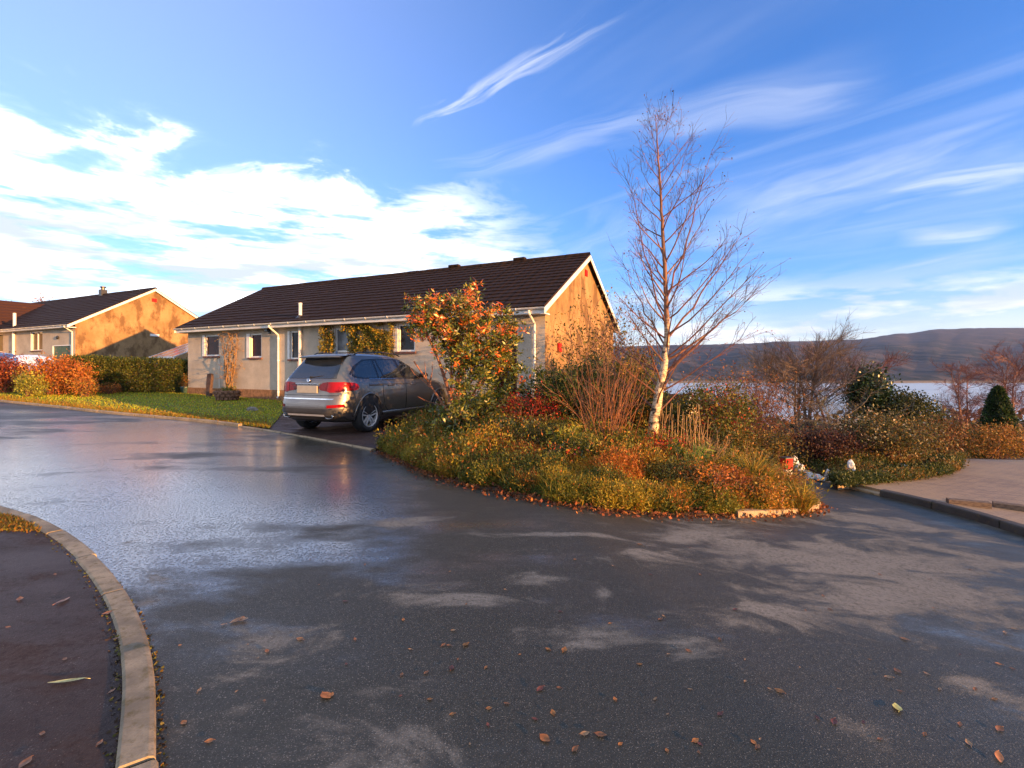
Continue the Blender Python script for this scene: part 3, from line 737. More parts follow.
for (px, py) in spots:
    k = random.choices(kinds, (4, 3, 2.5, 2))[0]
    if k not in firsts: o = protos[k]; firsts[k] = o
    else: o = protos[k].copy(); COL.objects.link(o)
    p = G(px, py); sc = random.choice((.3,.4,.45,.5,.6,.8)); o.scale = (sc, sc, sc)
    o.location = (p[0], p[1], zg(*p)+.002); o.rotation_euler = (random.uniform(-.1,.1), random.uniform(-.1,.1), random.uniform(0, 6.28))
    tag(o, LEAFLAB[k], 'leaf', LEAFLAB[k].replace('leaf lying', 'leaves lying').replace('small ', 'small '))
PVLAB = 'small brown leaf scattered on the dark pavement inside the kerb'
for (px, py) in [(8,628),(65,660),(112,692),(42,735),(100,744),(25,765),(108,614),(115,640),(55,575),(20,600)]:
    o = protos[0].copy(); COL.objects.link(o); p = G(px, py, .068); sc = random.choice((.5,.6,.9)); o.scale = (sc, sc, sc)
    o.location = (p[0], p[1], zg(*p)+.07); o.rotation_euler = (random.uniform(-.2,.2), random.uniform(-.2,.2), random.uniform(0, 6.28))
    tag(o, PVLAB, 'leaf', 'small brown leaves on the pavement')
# moss and grit along the foreground kerb
P = []
for side, zz in ((-.012, .0), (.132, .068)):
    for k in range(1300):
        i = random.randrange(len(L_)-1); a = Vector(L_[i]); b = Vector(L_[i+1]); p = a.lerp(b, random.random()); t = (b-a).normalized()
        if p.y > 8 or random.random() < .35: continue
        n_ = Vector((t.y, -t.x)); o_ = side+random.gauss(0, .01)*(1 if side < 0 else 1.6); p = p+n_*o_
        P.append((p.x, p.y, zg(p.x, p.y)+zz))
tag(blades('kerb_moss', np.array(P), .012, [(.10,.10,.015,2),(.16,.10,.02,1),(.05,.03,.015,3)], M['leaf'], width=.012, lean=.9), kind='stuff')
P = []
for k in range(5000):
    p = G(random.uniform(-8, 52), random.uniform(515, 529), .068); 
    q = (p[0]+random.gauss(0,.05), p[1]+random.gauss(0,.05))
    if inside(q, foot_poly): P.append((q[0], q[1], zg(*q)+.066))
if P: tag(blades('kerb_grass', np.array(P), .035, [(.25,.11,.015,2),(.18,.13,.015,2),(.12,.12,.015,1)], M['leaf'], width=.012, lean=.8), kind='stuff')
# ------------------------------------------------------------------ houses
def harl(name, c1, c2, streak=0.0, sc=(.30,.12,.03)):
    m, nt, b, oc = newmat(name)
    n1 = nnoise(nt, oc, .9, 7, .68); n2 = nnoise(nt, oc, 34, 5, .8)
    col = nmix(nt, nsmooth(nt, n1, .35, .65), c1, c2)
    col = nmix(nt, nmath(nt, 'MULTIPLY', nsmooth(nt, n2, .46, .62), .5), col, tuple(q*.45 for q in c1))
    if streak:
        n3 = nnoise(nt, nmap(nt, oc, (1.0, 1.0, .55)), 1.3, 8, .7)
        col = nmix(nt, nmath(nt, 'MULTIPLY', nsmooth(nt, n3, .46, .60), streak), col, sc)  # dark blotches: stains, plus plant shade painted into the gable colour
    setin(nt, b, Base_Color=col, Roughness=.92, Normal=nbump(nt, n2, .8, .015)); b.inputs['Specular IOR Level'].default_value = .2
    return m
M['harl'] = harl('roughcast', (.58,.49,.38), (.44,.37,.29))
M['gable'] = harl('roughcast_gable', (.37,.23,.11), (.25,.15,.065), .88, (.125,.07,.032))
M['plinth'] = simple('brick_plinth', (.32,.16,.07), .85, var=.2, scale=9, bump=.4)
def tilemat(name, c1, c2, moss):
    m, nt, b, oc = newmat(name)
    n1 = nnoise(nt, oc, 1.6, 6, .65); n2 = nnoise(nt, oc, 25, 4, .7)
    w_ = nt.nodes.new('ShaderNodeTexWave'); w_.wave_type = 'BANDS'; w_.bands_direction = 'X'; w_.inputs['Scale'].default_value = 1.05
    nt.links.new(oc, w_.inputs['Vector'])
    col = nmix(nt, nsmooth(nt, n2, .35, .65), c1, c2)
    col = nmix(nt, nmath(nt, 'MULTIPLY', nsmooth(nt, n1, .56, .74), .6), col, moss)
    setin(nt, b, Base_Color=col, Roughness=.78, Normal=nbump(nt, nmath(nt, 'ADD', w_.outputs['Fac'], nmath(nt, 'MULTIPLY', n2, .3)), .28, .03))
    b.inputs['Specular IOR Level'].default_value = .15
    return m
M['tile'] = tilemat('roof_tile', (.034,.016,.009), (.017,.010,.007), (.08,.036,.012))
M['tilered'] = tilemat('roof_tile_red', (.065,.026,.016), (.035,.016,.011), (.10,.045,.018))
gm, nt_, b_, oc = newmat('window_glass')
setin(nt_, b_, Base_Color=(.012,.012,.014), Roughness=.06); b_.inputs['Specular IOR Level'].default_value = .25
M['glass'] = gm
M['redglass'] = simple('curtained_glass', (.055,.007,.005), .12, var=.2, scale=2, spec=.12)
M['greyglass'] = simple('blind_glass', (.16,.17,.18), .12, var=.1, scale=2)
M['cream'] = simple('cream_surround', (.70,.60,.42), .7, var=.08)
M['greendoor'] = simple('green_door', (.008,.07,.04), .45, var=.1)
M['sill'] = simple('tile_sill', (.18,.075,.055), .7, var=.2, scale=15)

def house(name, label, O, rz, zb, L, W, zE, zR, openings, plinth=.35, deep=1.6, over=.38, gmat='gable', tile='tile', gutter=True):
    """local x along the front (front wall at y=0, seen from -y), z from the wall foot; zE eave, zR ridge"""
    root = thing(name, label, 'house', (O[0], O[1], zb), rz)
    zw = zE-.12
    # front wall with openings
    xs = sorted({0.0, L, *[o['x0'] for o in openings], *[o['x1'] for o in openings]})
    zs = sorted({-deep, 0.0, zw, *[o['z0'] for o in openings], *[o['z1'] for o in openings]})
    mb = MB()
    for i in range(len(xs)-1):
        for j in range(len(zs)-1):
            cx, cz = (xs[i]+xs[i+1])/2, (zs[j]+zs[j+1])/2
            if any(o['x0'] < cx < o['x1'] and o['z0'] < cz < o['z1'] for o in openings): continue
            mb.face([(xs[i],0,zs[j]),(xs[i+1],0,zs[j]),(xs[i+1],0,zs[j+1]),(xs[i],0,zs[j+1])])
    for o in openings:
        a, b, c, d = o['x0'], o['x1'], o['z0'], o['z1']; q = .13
        mb.face([(a,0,c),(a,0,d),(a,q,d),(a,q,c)]); mb.face([(b,0,c),(b,q,c),(b,q,d),(b,0,d)])
        mb.face([(a,0,d),(b,0,d),(b,q,d),(a,q,d)]); mb.face([(a,0,c),(a,q,c),(b,q,c),(b,0,c)])
    mb.face([(0,W,-deep),(0,W,zw),(L,W,zw),(L,W,-deep)])
    mb.build('wall', M['harl'], root)
    run = W/2+over; pitch = math.atan2(zR-zE, run)
    def roofz(y): return zE+(zR-zE)*(1-abs(y-W/2)/run)
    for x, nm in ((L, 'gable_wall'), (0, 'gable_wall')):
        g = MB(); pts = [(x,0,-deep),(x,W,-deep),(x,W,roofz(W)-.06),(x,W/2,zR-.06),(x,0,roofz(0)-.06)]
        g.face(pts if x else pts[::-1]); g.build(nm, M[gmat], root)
    if plinth:
        p = MB(); p.box(-.02, L+.02, -.025, .02, -deep*.9, plinth); p.build('plinth', M['plinth'], root)
    # roof: two slopes of lapped courses
    r = MB(); n = 15; vo = .16
    ca, sa = math.cos(pitch), math.sin(pitch); SL = run/ca+.05
    xsub = [(-vo)+(L+2*vo)*i/24 for i in range(25)]
    for side in (0, 1):
        def pt(x, u, h):
            yy = -over-.05+u*ca-h*sa; zz = zE-.03+u*sa+h*ca
            return (x, yy if side == 0 else W-yy, zz)
        for i in range(n):
            u0 = SL*i/n; u1 = SL*(i+1)/n if i < n-1 else SL-.01
            for k in range(24):
                xa, xb = xsub[k], xsub[k+1]; j1 = .004*math.sin(i*7.1+k*3.3)
                for q in ([pt(xa,u0,.06+j1),pt(xb,u0,.06+j1),pt(xb,u1,.03+j1),pt(xa,u1,.03+j1)], [pt(xa,u0,.02),pt(xb,u0,.02),pt(xb,u0,.06+j1),pt(xa,u0,.06+j1)]):
                    r.face(q if side == 0 else q[::-1])
        for xx in (-vo, L+vo):                         # closed verge edge
            q = [pt(xx,0,.06),pt(xx,SL,.05),pt(xx,SL,-.03),pt(xx,0,-.03)]; r.face(q)
        r.face([pt(-vo,0,-.03),pt(-vo,SL,-.03),pt(L+vo,SL,-.03),pt(L+vo,0,-.03)])
    rf = r.build('roof', M[tile], root)
    rc = MB(); k = int((L+2*vo)/.45)
    for i in range(k):
        xa = -vo+(L+2*vo)*i/k; xb = -vo+(L+2*vo)*(i+1)/k-.012; jz = random.uniform(-.006,.006)
        pr = [(-.13,-.045),(-.10,.03),(-.05,.075),(0,.088),(.05,.075),(.10,.03),(.13,-.045)]
        rc.grid([[(x, W/2+a, zR+.03+b+jz) for a, b in pr] for x in (xa, xb)])
    rc.build('ridge_tile', M[tile], root)
    # soffit, fascia, gutter
    f = MB()
    for s in (0, 1):
        y = -over-.02 if s == 0 else W+over+.02
        f.box(-vo+.02, L+vo-.02, y-.012 if s == 0 else y-.012, y+.012, zE-.20, zE-.035)
        f.box(-vo+.02, L+vo-.02, min(y+.013, .0) if s == 0 else W, 0.0 if s == 0 else y-.013, zE-.19, zE-.175)
    f.build('fascia', M['fascia'], root)
    if gutter:
        gt = MB()
        for s in (0, 1):
            y = -over-.09 if s == 0 else W+over+.09
            rows = []
            for x in np.linspace(-vo-.02, L+vo+.02, 30):
                rows.append([(float(x), y+.06*math.cos(t), zE-.03+.06*math.sin(t)) for t in np.linspace(math.pi, 2*math.pi, 7)])
            gt.grid(rows)
            for x in np.arange(.4, L, .95):                 # brackets
                gt.tube([(x, y+.066*math.cos(t), zE-.03+.066*math.sin(t)) for t in np.linspace(math.pi, 2*math.pi, 6)], .008, 4)
        gt.build('gutter', M['white'], root, smooth=True)
    for xx in (L+vo+.012, -vo-.012):
        b = MB(); yy = [(-over-.1, roofz(-over-.1)), (W/2, zR), (W+over+.1, roofz(W+over+.1))]
        for (ya, za), (yb, zb_) in ((yy[0], yy[1]), (yy[1], yy[2])):
            for t in (-.011,):
                P = [(xx-.011,ya,za-.17),(xx-.011,yb,zb_-.17),(xx-.011,yb,zb_+.0),(xx-.011,ya,za+.0),(xx+.011,ya,za-.17),(xx+.011,yb,zb_-.17),(xx+.011,yb,zb_+.0),(xx+.011,ya,za+.0)]
                n0 = len(b.v); b.v += P
                for q in ((0,1,2,3),(7,6,5,4),(0,4,5,1),(3,2,6,7),(0,3,7,4),(1,5,6,2)): b.f.append(tuple(n0+i for i in q)); b.m.append(0)
        # boxed eave ends
        for ya, yb in ((-over-.03, -.01), (W+.01, W+over+.03)):
            b.box(min(xx, L if xx > 1 else 0)+.0, max(xx, L if xx > 1 else 0)-.013 if xx > 1 else 0, ya, yb, zE-.22, zE-.19)
        o = b.build('bargeboard', M['fascia'], root); recalc(o)
    for o in openings:
        a, b, c, d = o['x0'], o['x1'], o['z0'], o['z1']
        if o.get('door') == 'garage':
            g = MB(); g.box(a+.06, b-.06, .05, .08, c, d-.06)
            for q in np.arange(a+.25, b-.1, .18): g.box(q, q+.02, .042, .05, c+.02, d-.08)
            dr = g.build('garage_door', M['greendoor'], root)
            fr = MB(); fr.box(a, a+.06, -.01, .12, c, d); fr.box(b-.06, b, -.01, .12, c, d); fr.box(a+.06, b-.06, -.01, .12, d-.06, d)
            fr.build('door_frame', M['white'], root); continue
        fw = .055
        fr = MB(); fr.box(a, a+fw, .03, .1, c, d); fr.box(b-fw, b, .03, .1, c, d); fr.box(a+fw, b-fw, .03, .1, c, c+fw); fr.box(a+fw, b-fw, .03, .1, d-fw, d)
        for q in o.get('mull', []): fr.box(q-.035, q+.035, .032, .098, c+fw, d-fw)
        if o.get('trans'): fr.box(a+fw, b-fw, .034, .096, o['trans']-.03, o['trans']+.03)
        win = fr.build('window' if o.get('door') is None else 'door', M[o.get('frame', 'white')], root)
        g = MB(); g.face([(a+fw,.075,c+fw),(b-fw,.075,c+fw),(b-fw,.075,d-fw),(a+fw,.075,d-fw)]); g.build('pane', M[o.get('glass', 'glass')], win)
        if o.get('sill', True):
            s = MB(); s.box(a-.06, b+.06, -.07, .02, c-.075, c-.004); s.build('sill', M['sill'], win)
        if o.get('sur'):
            s = MB(); sw = o['sur']; s.box(a-sw, a-.003, -.02, .01, c-.003, d+.003); s.build('surround', M['white'], win)
    return root, roofz, pitch

def fpx(px, py, O=O1):           # picture point on a front wall -> local x, world z
    rx = (px-512)/F; a = -EX[1]; 
    # O + EX*X = d*(rx,1)
    X_ = (rx*O[1]-O[0])/(EX[0]-rx*EX[1]); d = O[1]+EX[1]*X_
    return X_, EYE+(HZ-py)/F*d
ZB1 = .30
def op(px0, px1, py0, py1, **k):
    x0, za = fpx(px0, (py0+py1)/2); x1, zb_ = fpx(px1, (py0+py1)/2)
    x0, z1 = fpx(px0, py0); x1_, z0 = fpx((px0+px1)/2, py1); _, z1 = fpx((px0+px1)/2, py0)
    return dict(x0=x0, x1=x1, z0=z0-ZB1, z1=z1-ZB1, **k)
ops = [op(205,219,335,356, glass='redglass', sur=.16), op(250,261.5,333.5,357.5, glass='redglass', sur=.2), op(290,300.5,331,359, glass='glass', sur=.12),
       op(335,349,328,352, glass='greyglass', sur=.16, sill=False), op(398,415,324,351.5, glass='glass', sur=.2)]
ops.append(dict(x0=15.55, x1=16.35, z0=.35, z1=2.35, glass='redglass', door='front', sill=False, frame='sill'))
L1 = 17.26; W1 = 7.8
ZE1 = EYE+1.76-ZB1; ZR1 = EYE+4.09-ZB1
bung, roofz1, pitch1 = house('bungalow', 'long low roughcast bungalow with dark tiled roof and sunlit gable behind the parked estate car', O1, -PHI, ZB1, L1, W1, ZE1, ZR1, ops)
# pipes, vents, lamp
def downpipe(root, x, zE, over, z0=0.0, parent=None):
    p = MB(); y0 = -over-.09
    p.tube([(x, y0, zE-.1), (x, y0, zE-.17), (x, y0*.55, zE-.32), (x, -.06, zE-.46), (x, -.055, zE-.6), (x, -.055, z0+.12), (x, -.1, z0+.04)], .036, 8)
    for z in (zE-.62, (zE+z0)/2, z0+.25): p.tube([(x, -.055, z), (x, -.055, z+.05)], .045, 8)
    return p.build('downpipe', M['pipe'], root, smooth=False)
x_, _ = fpx(279.5, 365); downpipe(bung, x_, ZE1, .38, 0)
downpipe(bung, 16.95, ZE1, .38, -.4)
x_, _ = fpx(302, 345); p = MB(); p.tube([(x_, -.1, -.1), (x_, -.1, ZE1-.19)], .055, 10); p.build('soil_pipe', M['pipe'], bung)
zz = roofz1(-.08); p = MB(); p.tube([(x_, -.08, zz-.1), (x_, -.08, zz+.52)], .06, 10); p.tube([(x_, -.08, zz+.50), (x_, -.08, zz+.56)], .068, 10)
p.build('vent_pipe', M['pipe'], bung)
p = MB(); p.lathe([(.18,0),(.12,.05),(.075,.12)], 14, Matrix.Translation((x_, -.08, zz-.03))); p.build('vent_flashing', M['darkmetal'], bung)
for px in (505, 432):
    X_ = {505: 14.6, 432: 11.6}[px]
    p = MB(); p.box(X_-.25, X_+.25, W1/2-.11, W1/2+.11, ZR1+.08, ZR1+.19); p.build('ridge_vent', M['tile'], bung, bevel=.03)
x_, z_ = fpx(270, 331); p = MB(); p.box(x_-.05, x_+.05, -.06, -.003, z_-ZB1-.1, z_-ZB1+.1); p.box(x_-.08, x_+.08, -.2, -.06, z_-ZB1-.04, z_-ZB1+.08); p.build('wall_lamp', M['blackgloss'], bung, bevel=.01)
x_, z_ = fpx(219.5, 370); p = MB(); p.box(x_-.012, x_+.012, -.02, -.003, .35, z_-ZB1+.5); p.build('cable_conduit', M['white'], bung)
p = MB(); p.box(L1+.003, L1+.03, W1/2-.13, W1/2+.13, ZR1-.75, ZR1-.52)
for q in range(4): p.box(L1+.03, L1+.04, W1/2-.12, W1/2+.12, ZR1-.74+q*.055, ZR1-.705+q*.055)
p.build('gable_vent', M['red'], bung)
p = MB(); p.box(L1+.003, L1+.08, .98, 1.22, 1.72, 2.0); p.build('alarm_box', M['red'], bung, bevel=.02)

# neighbour house up the road
A2 = (-27.9, 31.3); L2 = 20.0; W2 = 9.2; ZB2 = 1.75
O2 = (A2[0]-EX[0]*L2, A2[1]-EX[1]*L2)
ZE2 = EYE+2.78-ZB2; ZR2 = EYE+5.72-ZB2
def op2(px0, px1, py0, py1, **k):
    x0, _ = fpx(px0, 340, O2); x1, _ = fpx(px1, 340, O2); _, z0 = fpx((px0+px1)/2, py1, O2); _, z1 = fpx((px0+px1)/2, py0, O2)
    return dict(x0=x0, x1=x1, z0=z0-ZB2, z1=z1-ZB2, **k)
o2 = [op2(31.5,42.5,331.5,350.5, mull=[], sur=.1), op2(-6,3,334,352), op2(52.5,71,345,364, door='garage')]
o2[0]['mull'] = [o2[0]['x0']+(o2[0]['x1']-o2[0]['x0'])*.52]; o2[2]['z0'] = .02
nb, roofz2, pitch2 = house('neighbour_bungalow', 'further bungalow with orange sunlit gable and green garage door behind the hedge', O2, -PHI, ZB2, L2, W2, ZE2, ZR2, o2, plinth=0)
downpipe(nb, L2-.25, ZE2, .38, 0)
x_, _ = fpx(15.5, 345, O2); p = MB(); p.tube([(x_, -.1, 0), (x_, -.1, ZE2-.19)], .08, 10); p.build('soil_pipe', M['pipe'], nb)
zz = roofz2(-.05); p = MB(); p.tube([(x_, -.05, zz-.1), (x_, -.05, zz+.95)], .09, 10); p.build('vent_pipe', M['pipe'], nb)
X_ = L2-7.0; p = MB(); p.box(X_-.2, X_+.2, W2/2-.2, W2/2+.2, ZR2-.1, ZR2+.42); p.lathe([(.12,0),(.12,.14),(.2,.18),(.2,.24),(.02,.3)], 10, Matrix.Translation((X_, W2/2, ZR2+.42))); p.build('chimney', M['darkmetal'], nb)
p = MB(); p.box(L2+.003, L2+.03, W2/2-.16, W2/2+.16, ZR2-.95, ZR2-.7); p.build('gable_vent', M['red'], nb)
x_, z_ = fpx(58.5, 337.5, O2); p = MB(); p.lathe([(.02,0),(.12,.02),(.12,.08),(.03,.12)], 12, Matrix.Translation((x_, -.004, z_-ZB2)) @ Matrix.Rotation(R(90), 4, 'X')); p.build('wall_lamp', M['darkmetal'], nb)
p = MB(); p.box(L2+.004, L2+.10, 4.3, 4.9, 2.05, 2.22); p.build('bulkhead_lamp', M['white'], nb, bevel=.02)
# front wing of the neighbour with its own red-brown roof
wg = MB(); wx0, wx1, wy0 = 2.2, 8.3, -3.2; wm = (wx0+wx1)/2; wzr = ZE2+2.55
for s in (0, 1):
    xe = wx1+.3 if s else wx0-.3
    for i in range(10):
        t0, t1 = i/10, (i+1)/10; yb = lambda t: -.3+5.2*t
        a0 = xe+(wm-xe)*t0; a1 = xe+(wm-xe)*t1; z0, z1 = ZE2+(wzr-ZE2)*t0+.09, ZE2+(wzr-ZE2)*t1+.05
        q = [(a0, wy0-.2, z0), (a0, 5, z0), (a1, 5, z1), (a1, wy0-.2, z1)]
        wg.face(q if s else q[::-1]); q = [(a0, wy0-.2, z0-.06), (a0, 5, z0-.06), (a0, 5, z0), (a0, wy0-.2, z0)]; wg.face(q if s else q[::-1])
wg.build('wing_roof', M['tilered'], nb)
wl = MB(); wl.face([(wx0,wy0,-1),(wx1,wy0,-1),(wx1,wy0,ZE2-.05),(wm,wy0,wzr-.1),(wx0,wy0,ZE2-.05)]); wl.face([(wx1,wy0,-1),(wx1,0,-1),(wx1,0,ZE2-.03),(wx1,wy0,ZE2-.03)]); wl.face([(wx0,0,-1),(wx0,wy0,-1),(wx0,wy0,ZE2-.03),(wx0,0,ZE2-.03)])
wl.build('wing_wall', M['harl'], nb)
wf = MB(); wf.box(wx1+.29, wx1+.38, wy0-.2, -.5, ZE2-.08, ZE2+.05); wf.build('wing_gutter', M['white'], nb)

# greenhouse in the gap between the houses
gh = thing('greenhouse', 'small glass lean-to greenhouse with white glazing bars between the two houses', 'greenhouse', (*at(181, 27), zg(*at(181, 27))), -PHI)
gz = zpix(351, 27)-zg(*at(181, 27)); p = MB()
for x in (-1.1, -.37, .37, 1.1): p.box(x-.03, x+.03, -1.0, -.94, 0, gz-.35); p.tube([(x, -1, gz-.35), (x, 1.2, gz+.55)], .035, 4); p.box(x-.03, x+.03, 1.14, 1.2, 0, gz+.55)
p.box(-1.15, 1.15, -1.02, -.93, gz-.42, gz-.33); p.box(-1.15, 1.15, 1.13, 1.22, gz+.5, gz+.6); p.build('frame', M['white'], gh)
p = MB(); p.face([(-1.1,-1,gz-.33),(1.1,-1,gz-.33),(1.1,1.2,gz+.57),(-1.1,1.2,gz+.57)]); p.face([(-1.1,-.97,0),(1.1,-.97,0),(1.1,-.97,gz-.35),(-1.1,-.97,gz-.35)]); p.build('glazing', M['greyglass'], gh)

# cottage roof down the slope behind the birch
d_ = 46; c0 = at(688, d_)
ct = thing('cottage', 'small cottage downhill behind the birch showing only a pale gable', 'house', (c0[0], c0[1], zpix(396, d_)-4.6), -PHI-R(12))
p = MB(); p.face([(0,-3,0),(0,3,0),(0,3,3),(0,0,4.6),(0,-3,3)]); p.face([(-7,-3,0),(0,-3,0),(0,-3,3),(-7,-3,3)]); p.face([(-7,3,0),(-7,3,3),(0,3,3),(0,3,0)]); p.face([(-7,-3,0),(-7,-3,3),(-7,0,4.6),(-7,3,3),(-7,3,0)]); p.build('wall', M['cream'], ct)
p = MB()
for s in (-1, 1):
    p.face([(-7.3, s*3.4, 2.85), (.3, s*3.4, 2.85), (.3, 0, 4.75), (-7.3, 0, 4.75)])
    p.face([(-7.3, s*3.4, 2.70), (.3, s*3.4, 2.70), (.3, 0, 4.65), (-7.3, 0, 4.65)])
p.build('roof', M['tile'], ct)
p = MB()
for s in (-1, 1): p.tube([(.33, s*3.45, 2.78), (.33, 0, 4.7)], .09, 4)
p.build('bargeboard', M['white'], ct)
# ------------------------------------------------------------------ cars
def paint(name, c, metal=.75, rough=.3):
    m, nt, b, oc = newmat(name)
    n = nnoise(nt, oc, 900, 2, .6); d = nnoise(nt, oc, 3.5, 5, .6)
    col = nmix(nt, nmath(nt, 'MULTIPLY', n, .3), c, tuple(q*1.5 for q in c))
    grime = nmath(nt, 'MULTIPLY', nsmooth(nt, d, .5, .75), .25)
    setin(nt, b, Base_Color=nmix(nt, grime, col, (.09,.07,.05)), Metallic=metal, Roughness=nsmooth(nt, d, .3, .75, rough, rough+.14), Coat_Weight=.8, Coat_Roughness=.06)
    return m
M['suvpaint'] = paint('grey_metallic_paint', (.15,.135,.122))
M['clad'] = simple('bumper_grey', (.045,.043,.043), .5, var=.1)
M['redlens'] = simple('red_lens', (.24,.003,.005), .2, var=.05, spec=.25)
M['darkredlens'] = simple('dark_red_lens', (.13,.003,.005), .2, var=.05, spec=.25)
M['plate'] = simple('blank_plate', (.42,.37,.28), .5, var=.05)
M['carglass'] = simple('car_glass', (.02,.024,.028), .03, var=.02, spec=1.0)
def interp(T, z):
    if z <= T[0][0]: return T[0][1]
    for (a, va), (b, vb) in zip(T[:-1], T[1:]):
        if z <= b:
            t = (z-a)/(b-a); return va+(vb-va)*t
    return T[-1][1]
class Shape:
    def __init__(s, W, XR, XF, RR, RF, fl): s.W=W; s.XR=XR; s.XF=XF; s.RR=RR; s.RF=RF; s.fl=fl
    def half(s, x, z):
        w = interp(s.W, z); xr = interp(s.XR, z); xf = interp(s.XF, z); rr = interp(s.RR, z); rf = interp(s.RF, z)
        x = min(max(x, xr), xf); cut = 0.0
        if x < xr+rr: q = (xr+rr-x)/rr; cut = .52*rr*(1-math.sqrt(max(0, 1-q**2.3)))*1.3
        elif x > xf-rf: q = (x-(xf-rf))/rf; cut = .62*rf*(1-math.sqrt(max(0, 1-q**2.2)))*1.3
        w -= cut
        for (cx, cz, r_, k) in s.fl: w += k*math.exp(-(((x-cx)/r_)**2)-((z-cz)/.3)**2)
        return max(w, .02)
    def ring(s, z, n=34):
        xr = interp(s.XR, z); xf = interp(s.XF, z)
        X = [xr+(xf-xr)*(.5-.5*math.cos(math.pi*i/(n-1))) for i in range(n)]
        R_ = [(x, -s.half(x, z), z) for x in X]; Lf = [(x, s.half(x, z), z) for x in X[::-1]]
        return R_+Lf
    def rear(s, y, z, bow=.10):
        xr = interp(s.XR, z); w = interp(s.W, z); lo, hi = xr, xr+1.0
        if s.half(xr, z) >= abs(y): return xr
        for _ in range(30):
            m_ = (lo+hi)/2
            if s.half(m_, z) < abs(y): lo = m_
            else: hi = m_
        return hi
def suv(root, paintm):
    S = Shape(
      W=[(.26,.86),(.34,.905),(.45,.93),(.6,.945),(.78,.955),(.9,.952),(1.0,.935),(1.05,.915),(1.10,.885),(1.2,.85),(1.4,.765),(1.55,.70),(1.62,.665),(1.68,.60),(1.725,.48),(1.75,.3),(1.76,.12)],
      XR=[(.26,.30),(.34,.12),(.40,.05),(.5,.0),(.66,0.0),(.74,.05),(.85,.075),(1.0,.10),(1.07,.13),(1.12,.17),(1.2,.235),(1.4,.40),(1.55,.51),(1.62,.55),(1.68,.60),(1.725,.80),(1.75,1.3),(1.76,1.7)],
      XF=[(.26,4.7),(.4,4.86),(.6,4.886),(.78,4.84),(.9,4.72),(.96,4.5),(1.02,4.1),(1.07,3.75),(1.10,3.58),(1.2,3.38),(1.4,3.02),(1.55,2.72),(1.62,2.52),(1.68,2.25),(1.725,2.0),(1.75,1.8),(1.76,1.75)],
      RR=[(.26,.5),(.6,.62),(.9,.55),(1.1,.45),(1.4,.32),(1.62,.3),(1.76,.3)],
      RF=[(.26,.8),(.6,.95),(.9,.9),(1.1,.6),(1.4,.45),(1.62,.4),(1.76,.3)],
      fl=[(.95,.62,.45,.028),(3.88,.62,.45,.022)])
    zs = [.26,.30,.34,.40,.46,.53,.6,.67,.74,.80,.86,.92,.97,1.01,1.05,1.08,1.11,1.16,1.22,1.3,1.38,1.46,1.54,1.6,1.64,1.68,1.70,1.725,1.74,1.75,1.76]
    mb = MB(); rings = [S.ring(z) for z in zs]; n = len(rings[0]); 
    for r_ in rings: mb.v += r_
    for i in range(len(rings)-1):
        for j in range(n):
            mb.f.append((i*n+j, i*n+(j+1) % n, (i+1)*n+(j+1) % n, (i+1)*n+j)); mb.m.append(0)
    mb.f.append(tuple(reversed(range(n)))); mb.f.append(tuple((len(rings)-1)*n+j for j in range(n))); mb.m += [0, 0]
    body = mb.build('body', [paintm, M['black']], root); recalc(body)
    cut = MB()
    for cx in (.95, 3.88):
        for sgn in (-1, 1):
            cut.tube([(cx, sgn*.55, .37), (cx, sgn*1.2, .37)], .425, 40)
    co = cut.build('cutter', M['black']); recalc(co)
    bmod = body.modifiers.new('arch', 'BOOLEAN'); bmod.object = co; bmod.operation = 'DIFFERENCE'; bmod.solver = 'EXACT'
    dg = bpy.context.evaluated_depsgraph_get(); dg.update()
    me = bpy.data.meshes.new_from_object(body.evaluated_get(dg)); body.modifiers.clear(); body.data = me; me.name = 'body'
    bpy.data.objects.remove(co, do_unlink=True)
    me.polygons.foreach_set('use_smooth', [True]*len(me.polygons))
    for p in me.polygons:                        # arch liners stay dark and flat
        c = p.center
        for cx in (.95, 3.88):
            q = math.hypot(c.x-cx, c.z-.37)
            if q < .424 or (abs(c.y) < .56 and q < .43): p.use_smooth = False; p.material_index = min(1, len(me.materials)-1)
    body.modifiers.new('edges', 'EDGE_SPLIT').split_angle = R(38)
    off = .004
    def side_patch(poly, sgn, mat, name, par, o_=off, step=.09, rim=0.0):
        r = delaunay_side(poly, step); m_ = MB()
        m_.v = [(x, sgn*(S.half(x, z)+o_), z) for x, z in r[0]]; m_.f = r[1]; m_.m = [0]*len(r[1])
        if rim:
            P_ = densify(poly, step); k = len(P_)
            for i in range(k):
                a, b = P_[i], P_[(i+1) % k]
                m_.face([(a[0], sgn*(S.half(*a)+o_), a[1]), (b[0], sgn*(S.half(*b)+o_), b[1]), (b[0], sgn*(S.half(*b)-rim), b[1]), (a[0], sgn*(S.half(*a)-rim), a[1])])
        ob = m_.build(name, mat, par, smooth=True); recalc(ob)
        if sgn < 0 and False: pass
        return ob
    def delaunay_side(poly, step):
        P_ = densify(poly, step); k = len(P_); xs_ = [p[0] for p in P_]; zs_ = [p[1] for p in P_]
        pts = [Vector(p) for p in P_]; x = min(xs_)+step/2
        while x < max(xs_):
            z = min(zs_)+step/2
            while z < max(zs_):
                if inside((x, z), P_) and edge_dist((x, z), P_) > step*.35: pts.append(Vector((x, z)))
                z += step
            x += step
        r = delaunay_2d_cdt(pts, [(i, (i+1) % k) for i in range(k)], [list(range(k))], 1, 1e-6)
        return [(v.x, v.y) for v in r[0]], [tuple(f) for f in r[2]]
